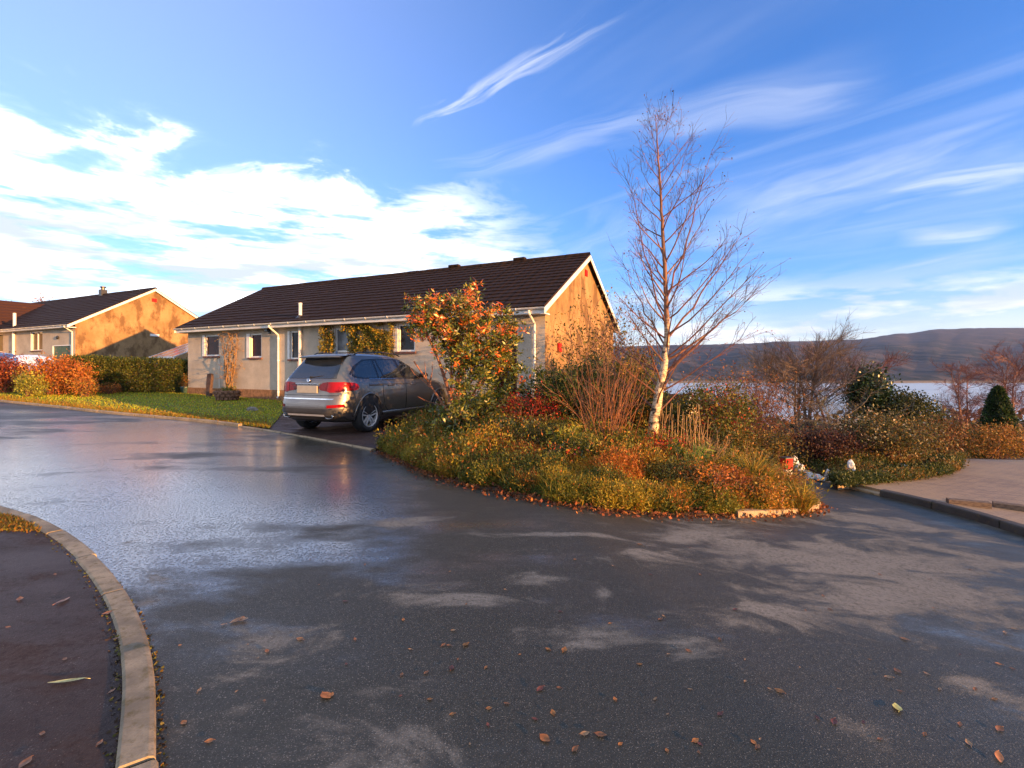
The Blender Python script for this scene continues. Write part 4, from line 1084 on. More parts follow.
    def rear_patch(poly, mat, name, par, o_=.004, step=.06):
        r = delaunay_side(poly, step); m_ = MB()
        m_.v = [(S.rear(y, z)-o_, y, z) for y, z in r[0]]; m_.f = r[1]; m_.m = [0]*len(r[1])
        ob = m_.build(name, mat, par, smooth=True); recalc(ob); return ob
    for sgn in (-1, 1):
        # doors
        rd = [(1.42,.80),(1.50,.55),(1.62,.44),(2.30,.42),(2.32,.7),(2.30,1.07),(1.45,1.07)]
        fd = [(2.335,.42),(3.30,.42),(3.40,.55),(3.42,.85),(3.30,1.05),(2.315,1.07),(2.335,.7)]
        for poly, hx in ((rd, 1.62), (fd, 2.52)):
            dgap = side_patch([( (x-sum(p[0] for p in poly)/len(poly))*1.018+sum(p[0] for p in poly)/len(poly), (z-.75)*1.02+.75) for x, z in poly], sgn, M['blackgloss'], 'door_seal', body, .0022)
            dr = side_patch(poly, sgn, paintm, 'door', root, .006, rim=.0)
            h = MB(); yy = lambda x, z: sgn*(S.half(x, z)+.028)
            h.tube([(hx-.02, sgn*(S.half(hx, .955)+.004), .955), (hx, yy(hx, .957), .957), (hx+.2, yy(hx+.2, .957), .957), (hx+.22, sgn*(S.half(hx+.22, .955)+.004), .955)], .013, 6)
            h.build('handle', paintm, dr, smooth=True)
        # glasshouse: dark band, then panes, then bright trim
        dl = [(.44,1.22),(.54,1.14),(.8,1.10),(3.28,1.085),(3.10,1.22),(2.78,1.43),(2.52,1.555),(2.2,1.605),(1.5,1.605),(.98,1.57),(.64,1.42)]
        side_patch(dl, sgn, M['blackgloss'], 'window_surround', root, .004)
        panes = [[(.52,1.235),(.61,1.16),(.86,1.127),(1.30,1.12),(1.29,1.55),(1.02,1.54),(.71,1.40)],
                 [(1.36,1.12),(1.50,1.12),(1.40,1.545),(1.35,1.53)],
                 [(1.55,1.118),(2.26,1.113),(2.10,1.575),(1.5,1.575),(1.45,1.56)],
                 [(2.36,1.112),(3.12,1.108),(2.98,1.24),(2.72,1.415),(2.48,1.53),(2.2,1.573)]]
        for p_ in panes: side_patch(p_, sgn, M['carglass'], 'side_window', root, .007)
        tr = MB(); pts = densify([(.98,1.092),(3.28,1.082)], .12, False); tr.tube([(x, sgn*(S.half(x, z)+.006), z) for x, z in pts], .009, 5); tr.build('window_trim', M['chrome'], root)
        # wheel-arch lips
        for cx in (.95, 3.88):
            a_ = MB(); rows = []
            for t in np.linspace(R(-8), R(188), 34):
                rw = []
                for rr, oo in ((.428,-.03),(.430,.012),(.462,.014),(.472,.002)):
                    x = cx+rr*math.cos(t); z = .37+rr*math.sin(t); rw.append((x, sgn*(S.half(x, max(z, .28))+oo), z))
                rows.append(rw)
            a_.grid(rows); ob = a_.build('arch_trim', paintm, root, smooth=True); recalc(ob)
        s_ = MB(); rows = []
        for x in np.linspace(1.42, 3.42, 20):
            x = float(x); rows.append([(x, sgn*(S.half(x, .42)+.006), .43), (x, sgn*(S.half(x, .36)+.035), .385), (x, sgn*(S.half(x, .32)+.035), .345), (x, sgn*(S.half(x, .27)-.02), .27)])
        s_.grid(rows); ob = s_.build('side_skirt', paintm, root, smooth=True); recalc(ob)
        # body crease
        cr = MB(); pts = densify([(.95,.985),(2.2,.975),(3.9,.955)], .12, False); rows = [[(x, sgn*(S.half(x, z+.02)+.002), z+.022), (x, sgn*(S.half(x, z)+.009), z), (x, sgn*(S.half(x, z-.025)+.002), z-.03)] for x, z in pts]
        cr.grid(rows); ob = cr.build('shoulder_crease', paintm, root, smooth=False); recalc(ob)
        rl = MB(); rl.tube([(.85, sgn*.60, 1.70), (.95, sgn*.61, 1.752), (1.8, sgn*.62, 1.775), (2.35, sgn*.61, 1.735), (2.5, sgn*.60, 1.69)], .017, 6); rl.build('roof_rail', M['darkmetal'], root, smooth=True)
        # mirror
        mr = MB(); Mx = Matrix.Translation((2.98, sgn*1.02, 1.16)) @ Matrix.Rotation(R(90), 4, 'Y')
        mr.lathe([(.01,-.08),(.06,-.07),(.085,-.02),(.085,.06),(.07,.10),(.02,.12)], 12, Matrix.Translation((2.98, sgn*1.01, 1.165)) @ Matrix.Diagonal((1,1.35,.9,1)) @ Matrix.Rotation(R(90), 4, 'Y'))
        mr.tube([(3.0, sgn*.86, 1.10), (2.98, sgn*.95, 1.13)], .025, 6); ob = mr.build('mirror', paintm if sgn > 0 else M['blackgloss'], root, smooth=True)
        # rear lamps, outer part wraps onto the wing
        outer = [(sgn*.54,.88),(sgn*.62,.86),(sgn*.80,.862),(sgn*.885,.90),(sgn*.915,.96),(sgn*.90,1.02),(sgn*.84,1.045),(sgn*.56,1.045)]
        inner_ = [(sgn*.30,.955),(sgn*.36,.90),(sgn*.53,.88),(sgn*.55,1.045),(sgn*.40,1.03)]
        lo = rear_patch(outer, M['redlens'], 'tail_light', root, .012)
        rear_patch(inner_, M['darkredlens'], 'inner_lens', lo, .010)
        wrap = [(.28,.885),(.52,.895),(.60,.94),(.58,1.0),(.48,1.03),(.30,1.04)]
        side_patch(wrap, sgn, M['redlens'], 'side_lens', lo, .008, .06)
        rear_patch([(sgn*.60,.585),(sgn*.88,.60),(sgn*.88,.655),(sgn*.60,.64)], M['redlens'], 'reflector', root, .006)
        ex = MB(); ex.lathe([(.055,.1),(.055,.0),(.062,-.012),(.07,0),(.07,.1)], 16, Matrix.Translation((.075, sgn*.60, .405)) @ Matrix.Diagonal((1,1.7,.75,1)) @ Matrix.Rotation(R(90), 4, 'Y')); ex.build('exhaust', M['chrome'], root, smooth=True)
        # front lamp, seen from other sides
        side_patch([(4.15,.83),(4.55,.80),(4.62,.86),(4.35,.92),(4.15,.91)], sgn, M['carglass'], 'headlight', root, .008, .07)
    # tailgate glass, spoiler, plate panel, bumper
    rear_patch([(-.70,1.12),(.70,1.12),(.66,1.22),(.60,1.42),(.53,1.60),(-.53,1.60),(-.60,1.42),(-.66,1.22)], M['carglass'], 'rear_window', root, .008)
    sp = MB(); rows = []
    for y in np.linspace(-.60, .60, 17):
        y = float(y); q = 1-(abs(y)/.62)**4*.35
        rows.append([(.60, y, 1.60), (.36+.06*(abs(y)/.6)**2, y, 1.605), (.345+.06*(abs(y)/.6)**2, y, 1.635), (.62, y, 1.695*q+(1-q)*1.62), (.95, y*.97, 1.735*q+(1-q)*1.64)])
    sp.grid(rows); ob = sp.build('spoiler', paintm, root, smooth=True); recalc(ob)
    wp = MB(); wp.tube([(.17, .02, 1.135), (.21, -.28, 1.17), (.225, -.42, 1.165)], .014, 6); wp.tube([(.19, .04, 1.14), (.20, -.02, 1.14)], .03, 8); wp.build('wiper', M['black'], root)
    hb = MB(); hb.box(.085, .115, -.26, .26, 1.60, 1.62); hb.box(.40, .41, -.2, .2, 1.655, 1.672); 
    pl = MB(); pl.box(.052, .075, -.29, .29, .845, .975); pl.build('number_plate', M['plate'], root, bevel=.006)
    hd = MB(); hd.box(.062, .1, -.34, .34, .995, 1.018); hd.build('tailgate_handle', M['chrome'], root, bevel=.006)
    bd = MB(); MX = Matrix.Translation((.106, 0, 1.075)) @ Matrix.Rotation(R(-90+14), 4, 'Y')
    bd.lathe([(.0,.012),(.028,.012),(.03,.016),(.041,.016),(.043,.0)], 20, MX); badge = bd.build('badge', M['chrome'], root, smooth=True)
    q = MB()
    for k in (0, 2):
        q.face([tuple(MX @ Vector((0, 0, .0145)))]+[tuple(MX @ Vector((.027*math.cos(t), .027*math.sin(t), .0145))) for t in np.linspace(k*math.pi/2, (k+1)*math.pi/2, 5)])
    q.build('badge_quarter', simple('badge_blue', (.03,.12,.4), .3, var=.02), badge)
    # tailgate shut line and bumper details
    rear_patch([(-.80,.80),(.80,.80),(.80,.812),(-.80,.812)], M['blackgloss'], 'tailgate_gap', body, .004)
    rear_patch([(-.70,.735),(.70,.735),(.72,.755),(-.72,.755)], M['chrome'], 'bumper_strip', root, .006)
    rear_patch([(-.86,.46),(.86,.46),(.86,.57),(-.86,.57)], M['clad'], 'bumper_panel', root, .005)
    rear_patch([(-.84,.27),(.84,.27),(.86,.40),(-.86,.40)], M['clad'], 'lower_valance', root, .004)
    rear_patch([(-.52,.405),(.52,.405),(.52,.445),(-.52,.445)], M['alloy'], 'skid_plate', root, .014)
    # screen, grille and bonnet ends for views from the front
    for nm, zz_, mt, yy in (('windscreen', (1.12,1.20,1.4,1.55,1.60), M['carglass'], .86),):
        m_ = MB(); rows = []
        for z in zz_:
            w_ = interp(S.W, z)*.86; rows.append([(interp(S.XF, z)+.03-.35*(abs(t)**2.2)*.5, t*w_, z) for t in np.linspace(-1, 1, 11)])
        m_.grid(rows); m_.build(nm, mt, root, smooth=True)
    an = MB(); an.lathe([(.05,0),(.03,.04),(.012,.075),(.0,.08)], 10, Matrix.Translation((.92, .0, 1.735)) @ Matrix.Diagonal((1.6,.6,1,1))); an.build('roof_aerial', paintm, root, smooth=True)
    # wheels
    for cx in (.95, 3.88):
        for sgn in (-1, 1):
            MX = Matrix.Translation((cx, sgn*.815, .37)) @ Matrix.Rotation(R(-90)*sgn*-1, 4, 'X') 
            MX = Matrix.Translation((cx, sgn*.845, .37)) @ (Matrix.Rotation(R(-90), 4, 'X') if sgn > 0 else Matrix.Rotation(R(90), 4, 'X'))
            wt = MB(); wt.lathe([(.262,-.13),(.30,-.14),(.345,-.13),(.365,-.10),(.37,-.04),(.37,.04),(.366,.09),(.35,.118),(.31,.13),(.268,.122),(.262,.09)], 40, MX)
            wo = bpy.data.objects.new('wheel', None)
            rim = MB(); rim.lathe([(.264,-.12),(.264,.10),(.256,.122),(.246,.122),(.238,.10),(.235,-.10)], 40, MX)
            rim.lathe([(.0,.085),(.045,.085),(.06,.075),(.062,.03)], 20, MX)
            for k in range(5):
                for s2 in (-1, 1):
                    a0 = 2*math.pi*k/5+s2*.13+.3; a1 = 2*math.pi*k/5+s2*.26+.3
                    pr = []
                    for t in np.linspace(0, 1, 5):
                        t = float(t); rad = .05+.192*t; an_ = a0*(1-t)*1.0+a1*t if t > 0 else a0
                        an_ = 2*math.pi*k/5+.3+s2*(.42*(1-t)**1.5+.20*t); wd = .021-.004*t; h_ = .088+.018*math.sin(t*math.pi*.6)
                        c_ = Vector((rad*math.cos(an_), rad*math.sin(an_), 0)); tn = Vector((-math.sin(an_), math.cos(an_), 0))
                        pr.append([tuple(MX @ (c_-tn*wd+Vector((0,0,h_-.035)))), tuple(MX @ (c_-tn*wd*.7+Vector((0,0,h_)))), tuple(MX @ (c_+tn*wd*.7+Vector((0,0,h_)))), tuple(MX @ (c_+tn*wd+Vector((0,0,h_-.035))))])
                    rim.grid(pr)
            wh = wt.build('wheel', M['black'], root, smooth=True); recalc(wh)
            ro = rim.build('rim', M['alloy'], wh, smooth=False)
            dk = MB(); dk.lathe([(.0,.0),(.236,.0)], 32, MX); dk.lathe([(.0,.02),(.17,.02),(.17,.0)], 28, MX, 0); dk.build('brake_disc', M['darkmetal'], wh)
    return S
HEAD = R(23.5); hx, hy = math.sin(HEAD), math.cos(HEAD)
wpx = at(366.5, 11.05)
ra = (wpx[0]-hy*.86, wpx[1]+hx*.86)                       # middle of the rear axle
org = (ra[0]-hx*.95, ra[1]-hy*.95)
car = thing('parked_car', 'grey metallic estate car parked nose-in on the driveway before the bungalow', 'car', (*org, zg(*ra)+.035), math.pi/2-HEAD)
suv(car, M['suvpaint'])
ZMAP = [(0,0),(.6,.6),(.8,.84),(1.07,1.165),(1.6,1.655),(1.8,1.83)]      # lift the waistline to the photographed height
def lift(o):
    if o.type == 'MESH' and not o.name.startswith(('wheel', 'rim', 'brake')):
        for v in o.data.vertices: v.co.z = interp(ZMAP, v.co.z)
    for c_ in o.children: lift(c_)
dg = bpy.context.evaluated_depsgraph_get(); dg.update(); lift(car)
# the two cars half hidden behind the hedge
def saloon(root, pm):
    S = Shape(W=[(.2,.78),(.3,.84),(.55,.87),(.8,.86),(.9,.82),(1.1,.74),(1.3,.62),(1.4,.5),(1.45,.25)], XR=[(.2,.15),(.4,0),(.7,.02),(.85,.08),(.95,.2),(1.1,.4),(1.3,.75),(1.4,1.0),(1.45,1.4)],
              XF=[(.2,3.95),(.4,4.1),(.6,4.08),(.75,3.95),(.85,3.4),(.92,2.95),(1.1,2.6),(1.3,2.2),(1.4,1.95),(1.45,1.7)], RR=[(.2,.5),(1.45,.3)], RF=[(.2,.7),(1.45,.3)], fl=[(.75,.5,.4,.02),(3.3,.5,.4,.02)])
    mb = MB(); zs = [.2,.3,.4,.5,.6,.7,.8,.86,.92,1.0,1.1,1.2,1.3,1.36,1.4,1.43,1.45]; rings = [S.ring(z, 24) for z in zs]; n = len(rings[0])
    for r_ in rings: mb.v += r_
    for i in range(len(rings)-1):
        for j in range(n): mb.f.append((i*n+j, i*n+(j+1) % n, (i+1)*n+(j+1) % n, (i+1)*n+j)); mb.m.append(0)
    mb.f.append(tuple((len(rings)-1)*n+j for j in range(n))); mb.m.append(0)
    recalc(mb.build('body', pm, root, smooth=True))
    for sgn in (-1, 1):
        g = MB(); rows = []
        for z in (.93, 1.05, 1.18, 1.30): 
            a, b = interp(S.XR, z)+.35, interp(S.XF, z)-.3
            rows.append([(float(x), sgn*(S.half(float(x), z)+.006), z) for x in np.linspace(a, b, 12)])
        g.grid(rows); g.build('side_window', M['carglass'], root, smooth=True)
        for cx in (.75, 3.3):
            wt = MB(); wt.lathe([(.0,.1),(.19,.1),(.2,.12),(.29,.11),(.31,.06),(.31,-.1),(.2,-.1)], 24, Matrix.Translation((cx, sgn*.76, .31)) @ Matrix.Rotation(R(-90)*sgn, 4, 'X'))
            wt.build('wheel', M['black'], root, smooth=True)
    for nm, fn, o_, zz_ in (('rear_window', S.XR, -.008, (.97,1.1,1.2,1.32)), ('windscreen', S.XF, .01, (.95,1.1,1.2,1.32))):
        g = MB(); g.grid([[(interp(fn, z)+o_+(.18*t*t if fn is S.XR else -.2*t*t), t*interp(S.W, z)*.82, z) for t in np.linspace(-1, 1, 9)] for z in zz_]); g.build(nm, M['carglass'], root, smooth=True)
for px, d, top, pc, lab in ((34, 25.5, 353.6, (.72,.71,.69), 'white hatchback of which only the roof shows over the copper shrub'), (2, 26.8, 351.4, (.03,.05,.12), 'dark blue car at the far left, roof just over the shrubs')):
    c = at(px, d); z = zpix(top, d)-1.52
    cr = thing('parked_car', lab, 'car', (c[0]-1.9*EX[0], c[1]-1.9*EX[1], z), -PHI, 'cars parked outside the neighbour bungalow')
    saloon(cr, paint('paint_'+('white' if pc[0] > .5 else 'blue'), pc, .1, .3))
# ------------------------------------------------------------------ plants
def gz(x, y):
    if inside((x, y), island): return islz(x, y)
    if inside((x, y), bank): return bankz(x, y)
    if inside((x, y), lawn): return lawnz(x, y)
    return zg(x, y)
def bush(name, label, cat, px, d, ptop, wpx, pal, nc=60, nper=40, size=.06, spread=.1, mat='leaf', stem='twig', deep=1.0, pbot=None, shell=.45, aspect=.5, up=.3, hj=0, tips=None, stems=26, zmin=-.9, jit=.2, flat=1.0, group=None, srad=.008):
    """leafy shrub: px centre, d distance, ptop top row, wpx width in pixels at that distance"""
    x, y = at(px, d); z0 = gz(x, y); zt = zpix(ptop, d); hgt = max(.15, zt-z0); r = wpx/F*d/2
    zb = zpix(pbot, d) if pbot else z0
    root = thing(name, label, cat, (x, y, z0), 0, group)
    lo = max(0, zb-z0); cz = (hgt+lo)/2; rz = (hgt-lo)/2*1.0
    P, ids, C = clumps((0, 0, cz), (r*.86, r*.86*deep, rz*.88), nc, nper, spread, shell, zmin, flat)
    P[:, 2] = np.maximum(P[:, 2], .02)
    pick = None
    if tips is not None:                        # palette index set by height within the crown
        rel = (P[:, 2]-lo)/max(hgt-lo, .1)+rng.normal(0, .16, len(P)); pick = np.where(rel > tips, 0, rng.integers(1, len(pal), len(P)))
    if pick is None:                            # most leaves of a clump share one tone
        wts = np.array([q[3] if len(q) > 3 else 1.0 for q in pal]); wts = wts/wts.sum()
        cp = rng.choice(len(pal), len(C), p=wts); pick = np.where(rng.random(len(P)) < .68, cp[ids], rng.choice(len(pal), len(P), p=wts))
    leaves('foliage', P, size, pal, M[mat], root, aspect, up, jit, pick=pick)
    mb = MB()
    for k in range(min(stems, len(C))):
        c = Vector(C[k]); b = Vector((random.gauss(0, r*.12), random.gauss(0, r*.12), -.05)); m_ = b.lerp(c, .55)+Vector((random.gauss(0,.06), random.gauss(0,.06), .12*hgt))
        mb.tube([b, b.lerp(m_, .5), m_, m_.lerp(c, .6), c], [srad*1.4, srad*1.2, srad, srad*.7, srad*.4], 4, cap=False)
    mb.build('stems', M[stem], root)
    return root, C, (r, hgt)
def twiggy(root, name, base_r, r, hgt, n, mat, sub=5, rad=.006, up=.1, spread=.6, L=1.0, sub2=0):
    mb = MB(); tipp = []
    for k in range(n):
        a = random.uniform(0, 6.283); s = random.random()**.6*spread
        d = Vector((math.cos(a)*s*r/hgt*1.6, math.sin(a)*s*r/hgt*1.6, 1)); b = Vector((random.gauss(0, base_r), random.gauss(0, base_r), -.04))
        pts = grow(mb, b, d, hgt*random.uniform(.7, 1.08)*L, rad, 5, up, .09, 4, .35)
        for j in range(sub):
            p, t = along(pts, random.uniform(.3, .95)); q = grow(mb, p, side_dir(t, random.uniform(.35, .8)), hgt*random.uniform(.14, .36), rad*.5, 3, up, .14, 3, .4)
            tipp.append(q[-1])
            for _ in range(sub2):
                p2, t2 = along(q, random.uniform(.3, 1)); q2 = grow(mb, p2, side_dir(t2, .6), hgt*random.uniform(.06, .16), rad*.32, 2, up, .15, 3, .5); tipp.append(q2[-1])
    mb.build(name, M[mat], root); return tipp
GREEN = [(.045,.075,.014),(.07,.10,.018),(.03,.05,.012)]
OLIVE = [(.15,.14,.02),(.21,.18,.024),(.08,.085,.016)]
GOLD = [(.36,.24,.025),(.26,.20,.025),(.17,.15,.02),(.42,.19,.025)]
RUST = [(.42,.12,.02),(.30,.085,.02),(.48,.18,.025),(.2,.085,.022)]
RED = [(.50,.03,.016),(.32,.025,.016),(.52,.08,.018),(.17,.035,.016)]

# ---- island: low heather band along the front, one mass nobody could count
HC = []
while len(HC) < 210:
    q = (random.uniform(-3, 4.1), random.uniform(4.6, 9.8))
    if not inside(q, island): continue
    e = edge_dist(q, isl_l+[(tip[0], tip[1]+1.5), (-1, 10.5)])
    if e > 1.9 or e < .1: continue
    r_ = random.uniform(.14, .34); hgt_ = random.uniform(.14, .42)*min(1, .45+e*.9)
    n_ = mnoise.noise(Vector((q[0]*.9, q[1]*.9, 8)))*1.4+random.gauss(0, .3)
    HC.append((q[0], q[1], r_, hgt_, 0 if n_ < -.22 else 1 if n_ < .12 else 2 if n_ < .36 else 3 if n_ < .6 else 4))
for k in range(64):                             # and an unbroken fringe along the front
    t_ = (k+random.uniform(.2, .8))/64*(len(isl_l)-3); p_ = Vector(isl_l[int(t_)]).lerp(Vector(isl_l[int(t_)+1]), t_-int(t_)); e_ = random.uniform(.12, .5)
    q = (p_.x+random.uniform(-.1, .1), p_.y+e_)
    if inside(q, island): HC.append((q[0], q[1], random.uniform(.16, .28), random.uniform(.14, .30), random.choice((0,0,1,1,2,2,3,4))))
P = []; pk = []; hh = []
for (cx_, cy_, r_, hgt_, k_) in HC:
    for _ in range(int(1500*r_*r_/.06)):
        a_ = random.uniform(0, 6.283); t_ = random.random()**.5; q = (cx_+math.cos(a_)*t_*r_, cy_+math.sin(a_)*t_*r_)
        if not inside(q, island): continue
        P.append((q[0], q[1], islz(*q)-.02)); hh.append(hgt_*(1-.75*t_*t_)*random.uniform(.7, 1.15)+.04); pk.append(k_ if random.random() < .8 else random.randrange(5))
P = np.array(P); hh = np.array(hh)
HP = [(.07,.085,.014),(.16,.15,.018),(.30,.22,.022),(.42,.25,.025),(.36,.12,.02)]
# each shoot carries leaflets up its length
def shoots(name, P, H, pal, pick, mat, parent=None, per=5, leaf=.022, lean=.38, asp=.38, jit=.2):
    N = len(P); d = unit(np.stack([rng.normal(0, lean, N), rng.normal(0, lean, N), np.ones(N)], 1))
    t = rng.uniform(.15, 1, (N, per)); Q = P[:, None, :]+d[:, None, :]*(t*H[:, None])[:, :, None]
    Q = Q.reshape(-1, 3); o_ = np.repeat(d, per, 0)*1.1
    return leaves(name, Q, leaf, pal, M[mat], parent, asp, .0, jit, out=o_, pick=np.repeat(pick, per))
sel = rng.random(len(P)) < .92
tag(shoots('ground_cover', P[sel], hh[sel], HP, np.array(pk)[sel], 'leaf', per=6, leaf=.03), kind='stuff')
tag(blades('heather_shoots', P[~sel], .26, HP, M['leaf'], width=.007, lean=.45, pick=np.array(pk)[~sel]), kind='stuff')
# looser growth filling the bed behind
P = []; pk = []
while len(P) < 16000:
    q = (random.uniform(-3, 5.8), random.uniform(6.5, 16))
    if not inside(q, island) or random.random() > .45+.9*mnoise.noise(Vector((q[0]*.9, q[1]*.9, 14))): continue
    P.append((q[0], q[1], islz(*q))); pk.append(random.choice((0,0,1,1,2,4)))
tag(shoots('undergrowth', np.array(P), rng.uniform(.15, .55, len(P)), HP, np.array(pk), 'leaf', per=7, leaf=.05), kind='stuff')

# ---- the orange and green pieris by the drive
x, y = at(456, 9.3); z0 = gz(x, y)
pr = thing('flowering_shrub', 'tall multi-stemmed evergreen with orange young leaves over green by the driveway', 'shrub', (x, y, z0))
mb = MB(); tipsP = []
topz = zpix(287, 9.3)-z0
for (dx, dyv, hgt, r_) in ((-.62,0,topz*.93,.045),(-.25,.15,topz*.9,.035),(.15,-.1,topz*.82,.038),(.5,.2,topz*.9,.035),(.85,0,topz*.78,.03),(-.1,.5,topz*.86,.03),(-.78,-.1,topz*.62,.03)):
    b = Vector((random.gauss(.0,.06), random.gauss(0,.06), -.05)); c = Vector((dx, dyv, hgt*.78))
    m_ = b.lerp(c, .35)+Vector((-dx*.15, 0, -.05)); pts = [b, b.lerp(m_, .5)+Vector((dx*.05,0,.02)), m_, m_.lerp(c, .5)+Vector((random.gauss(0,.05),0,.03)), c]
    mb.tube(pts, [r_, r_*.9, r_*.8, r_*.6, r_*.4], 8, cap=False); tipsP.append(c)
    for j in range(9):
        p, t = along(pts, random.uniform(.42, 1)); q = grow(mb, p, side_dir(t, random.uniform(.3, .9)), random.uniform(.3, .65), r_*.35, 4, .1, .15, 5)
        tipsP += [q[-1], q[-2]]
mb.build('trunk', M['orangebark'], pr)
tipsP = np.array([tuple(t) for t in tipsP])
C = []
for t in tipsP:
    for _ in range(3): C.append(t+rng.normal(0, .16, 3)+[0,0,.06])
crown_r = 1.18
ext = []
while len(ext) < 330:
    a, b_ = rng.uniform(-1.08, 1.42), rng.uniform(-.8, .8); zz_ = rng.uniform(.4, topz)
    e_ = ((a-.1)/1.15)**2+(b_/.95)**2+((zz_-1.35)/(topz-1.30))**2
    if .45 < e_ < 1.0+.25*math.sin(a*7+b_*3) and not (zz_ < 1.15 and a < -.1): ext.append((a, b_, zz_))
C = np.concatenate([np.array(C), np.array(ext)])
flo = np.where(C[:, 0] < -.28, 1.72, np.where(C[:, 0] < .0, 1.2, .32)); C = C[C[:, 2] > flo]
# whorls: a rosette of long leaves at every shoot end
cnt = 29; ids = np.repeat(np.arange(len(C)), cnt); Pq = C[ids]+rng.normal(0, .045, (len(ids), 3))
o_ = rng.normal(0, 1, (len(ids), 3)); o_[:, 2] = np.abs(o_[:, 2])*.7
relC = np.clip((C[:, 2]-.8)/(topz-.8), 0, 1); hot = rng.random(len(C)) < (.03+.60*relC**1.2)
inner5 = rng.random(len(ids)) < .8
pick = np.where(hot[ids] & inner5, rng.integers(0, 2, len(ids)), rng.integers(2, 6, len(ids)))
leaves('foliage', Pq, .088, [(.58,.11,.02),(.50,.19,.03),(.075,.11,.018),(.15,.17,.022),(.26,.21,.025),(.05,.07,.016)], M['glossleaf'], pr, .32, 0, .2, out=o_*1.4, pick=pick)

bush('rhododendron', 'small dark green broadleaf shrub at the foot of the orange-topped evergreen', 'shrub', 456, 8.8, 402, 56, [(.05,.085,.022),(.08,.12,.03),(.13,.14,.03),(.30,.11,.02,.4)], 34, 26, .085, .07, 'glossleaf', aspect=.36)
bush('berry_shrub', 'low red-leaved shrub right of the orange-topped evergreen', 'shrub', 528, 8.8, 386, 76, RED, 60, 34, .04, .07, stem='redtwig')
bush('broadleaf_shrub', 'yellow-green broadleaf shrub below the orange-topped evergreen', 'shrub', 478, 8.6, 396, 66, [(.16,.16,.03),(.10,.12,.02),(.24,.19,.03),(.06,.08,.02)], 36, 28, .075, .07, 'glossleaf', aspect=.4)
# juniper: flat dark sprays
x, y = at(582, 9.5); z0 = gz(x, y); jn = thing('juniper', 'dark spreading juniper with feathery upswept sprays below the sunlit gable', 'conifer', (x, y, z0))
mb = MB(); sp = []; sd_ = []
for k in range(95):
    a = random.uniform(0, 6.283); L_s = random.uniform(.7, 1.6); dd = Vector((math.cos(a), math.sin(a)*.8, random.uniform(.35, 1.1)))
    pts = grow(mb, (random.gauss(0,.25), random.gauss(0,.2), random.uniform(0,.4)), dd, L_s, .016, 6, -.02, .06, 4)
    for j in range(44):
        p, t = along(pts, random.uniform(.25, 1)); sp.append(tuple(p+Vector((random.gauss(0,.04), random.gauss(0,.04), random.gauss(0,.025))))); sd_.append(tuple(t*1.6))
mb.build('stems', M['bark'], jn)
leaves('foliage', sp, .13, [(.045,.075,.014),(.07,.095,.015),(.03,.05,.012),(.13,.12,.018,.5)], M['leaf'], jn, .22, 0, .2, out=np.array(sd_))
# red-stemmed dogwood
x, y = at(606, 7.6); z0 = gz(x, y); dg_ = thing('dogwood', 'leafless fountain of orange-red stems in the middle of the island bed', 'shrub', (x, y, z0))
hgt = zpix(352, 7.6)-z0; twiggy(dg_, 'stems', .16, .85, hgt, 58, 'redtwig', 4, .0065, .06, .75)
# birch-side evergreen mound
bush('evergreen_mound', 'rounded olive-green shrub just right of the white birch trunk', 'shrub', 706, 9.1, 380, 92, [(.085,.10,.016),(.13,.13,.018),(.05,.06,.013),(.22,.15,.02,.5)], 170, 70, .05, .1, shell=.6)
x, y = at(678, 7.6); ds = thing('dead_stalks', 'row of bare upright brown stalks in front of the olive-green mound', 'plant', (x, y, gz(x, y)))
mb = MB()
for k in range(26): b = Vector((random.uniform(-.3,.42), random.uniform(-.2,.2), -.03)); mb.tube([b, b+Vector((random.gauss(0,.02), 0, .4)), b+Vector((random.gauss(0,.05), random.gauss(0,.05), random.uniform(.6,.95)))], [.006,.005,.003], 4, cap=False)
mb.build('stems', M['strawstem'], ds)
rt, C, _ = bush('red_shrub', 'small red-leaved plant around the foot of the birch', 'shrub', 660, 7.5, 432, 46, RED+[(.35,.14,.02)], 34, 26, .045, .07, stem='redtwig')
# orange twiggy shrubs toward the lane
for (px, d, top, wd, nm, lab, pal, n_) in ((738, 10.4, 378, 92, 'hydrangea', 'large see-through shrub of orange-red twigs above the lane end', [(.30,.11,.025),(.22,.07,.02),(.18,.10,.03)], 120),
                                         (715, 9.0, 398, 50, 'spindle_shrub', 'scarlet-leaved shrub between the olive mound and the lane', RED+[(.4,.12,.02)], 34)):
    x, y = at(px, d); z0 = gz(x, y); r_ = thing(nm, lab, 'shrub', (x, y, z0)); hgt = zpix(top, d)-z0
    tp = twiggy(r_, 'stems', .15, wd/F*d/2, hgt, n_, 'twig', 6, .007, .05, .8, sub2=2)
    tp = np.array([tuple(t) for t in tp]); k = rng.random(len(tp)) < (.8 if nm == 'hydrangea' else 1.0); tp = np.repeat(tp[k], 2, 0)+rng.normal(0, .03, (2*k.sum(), 3))
    leaves('foliage', tp, .05, pal, M['leaf'], r_, .5, 0, .2)
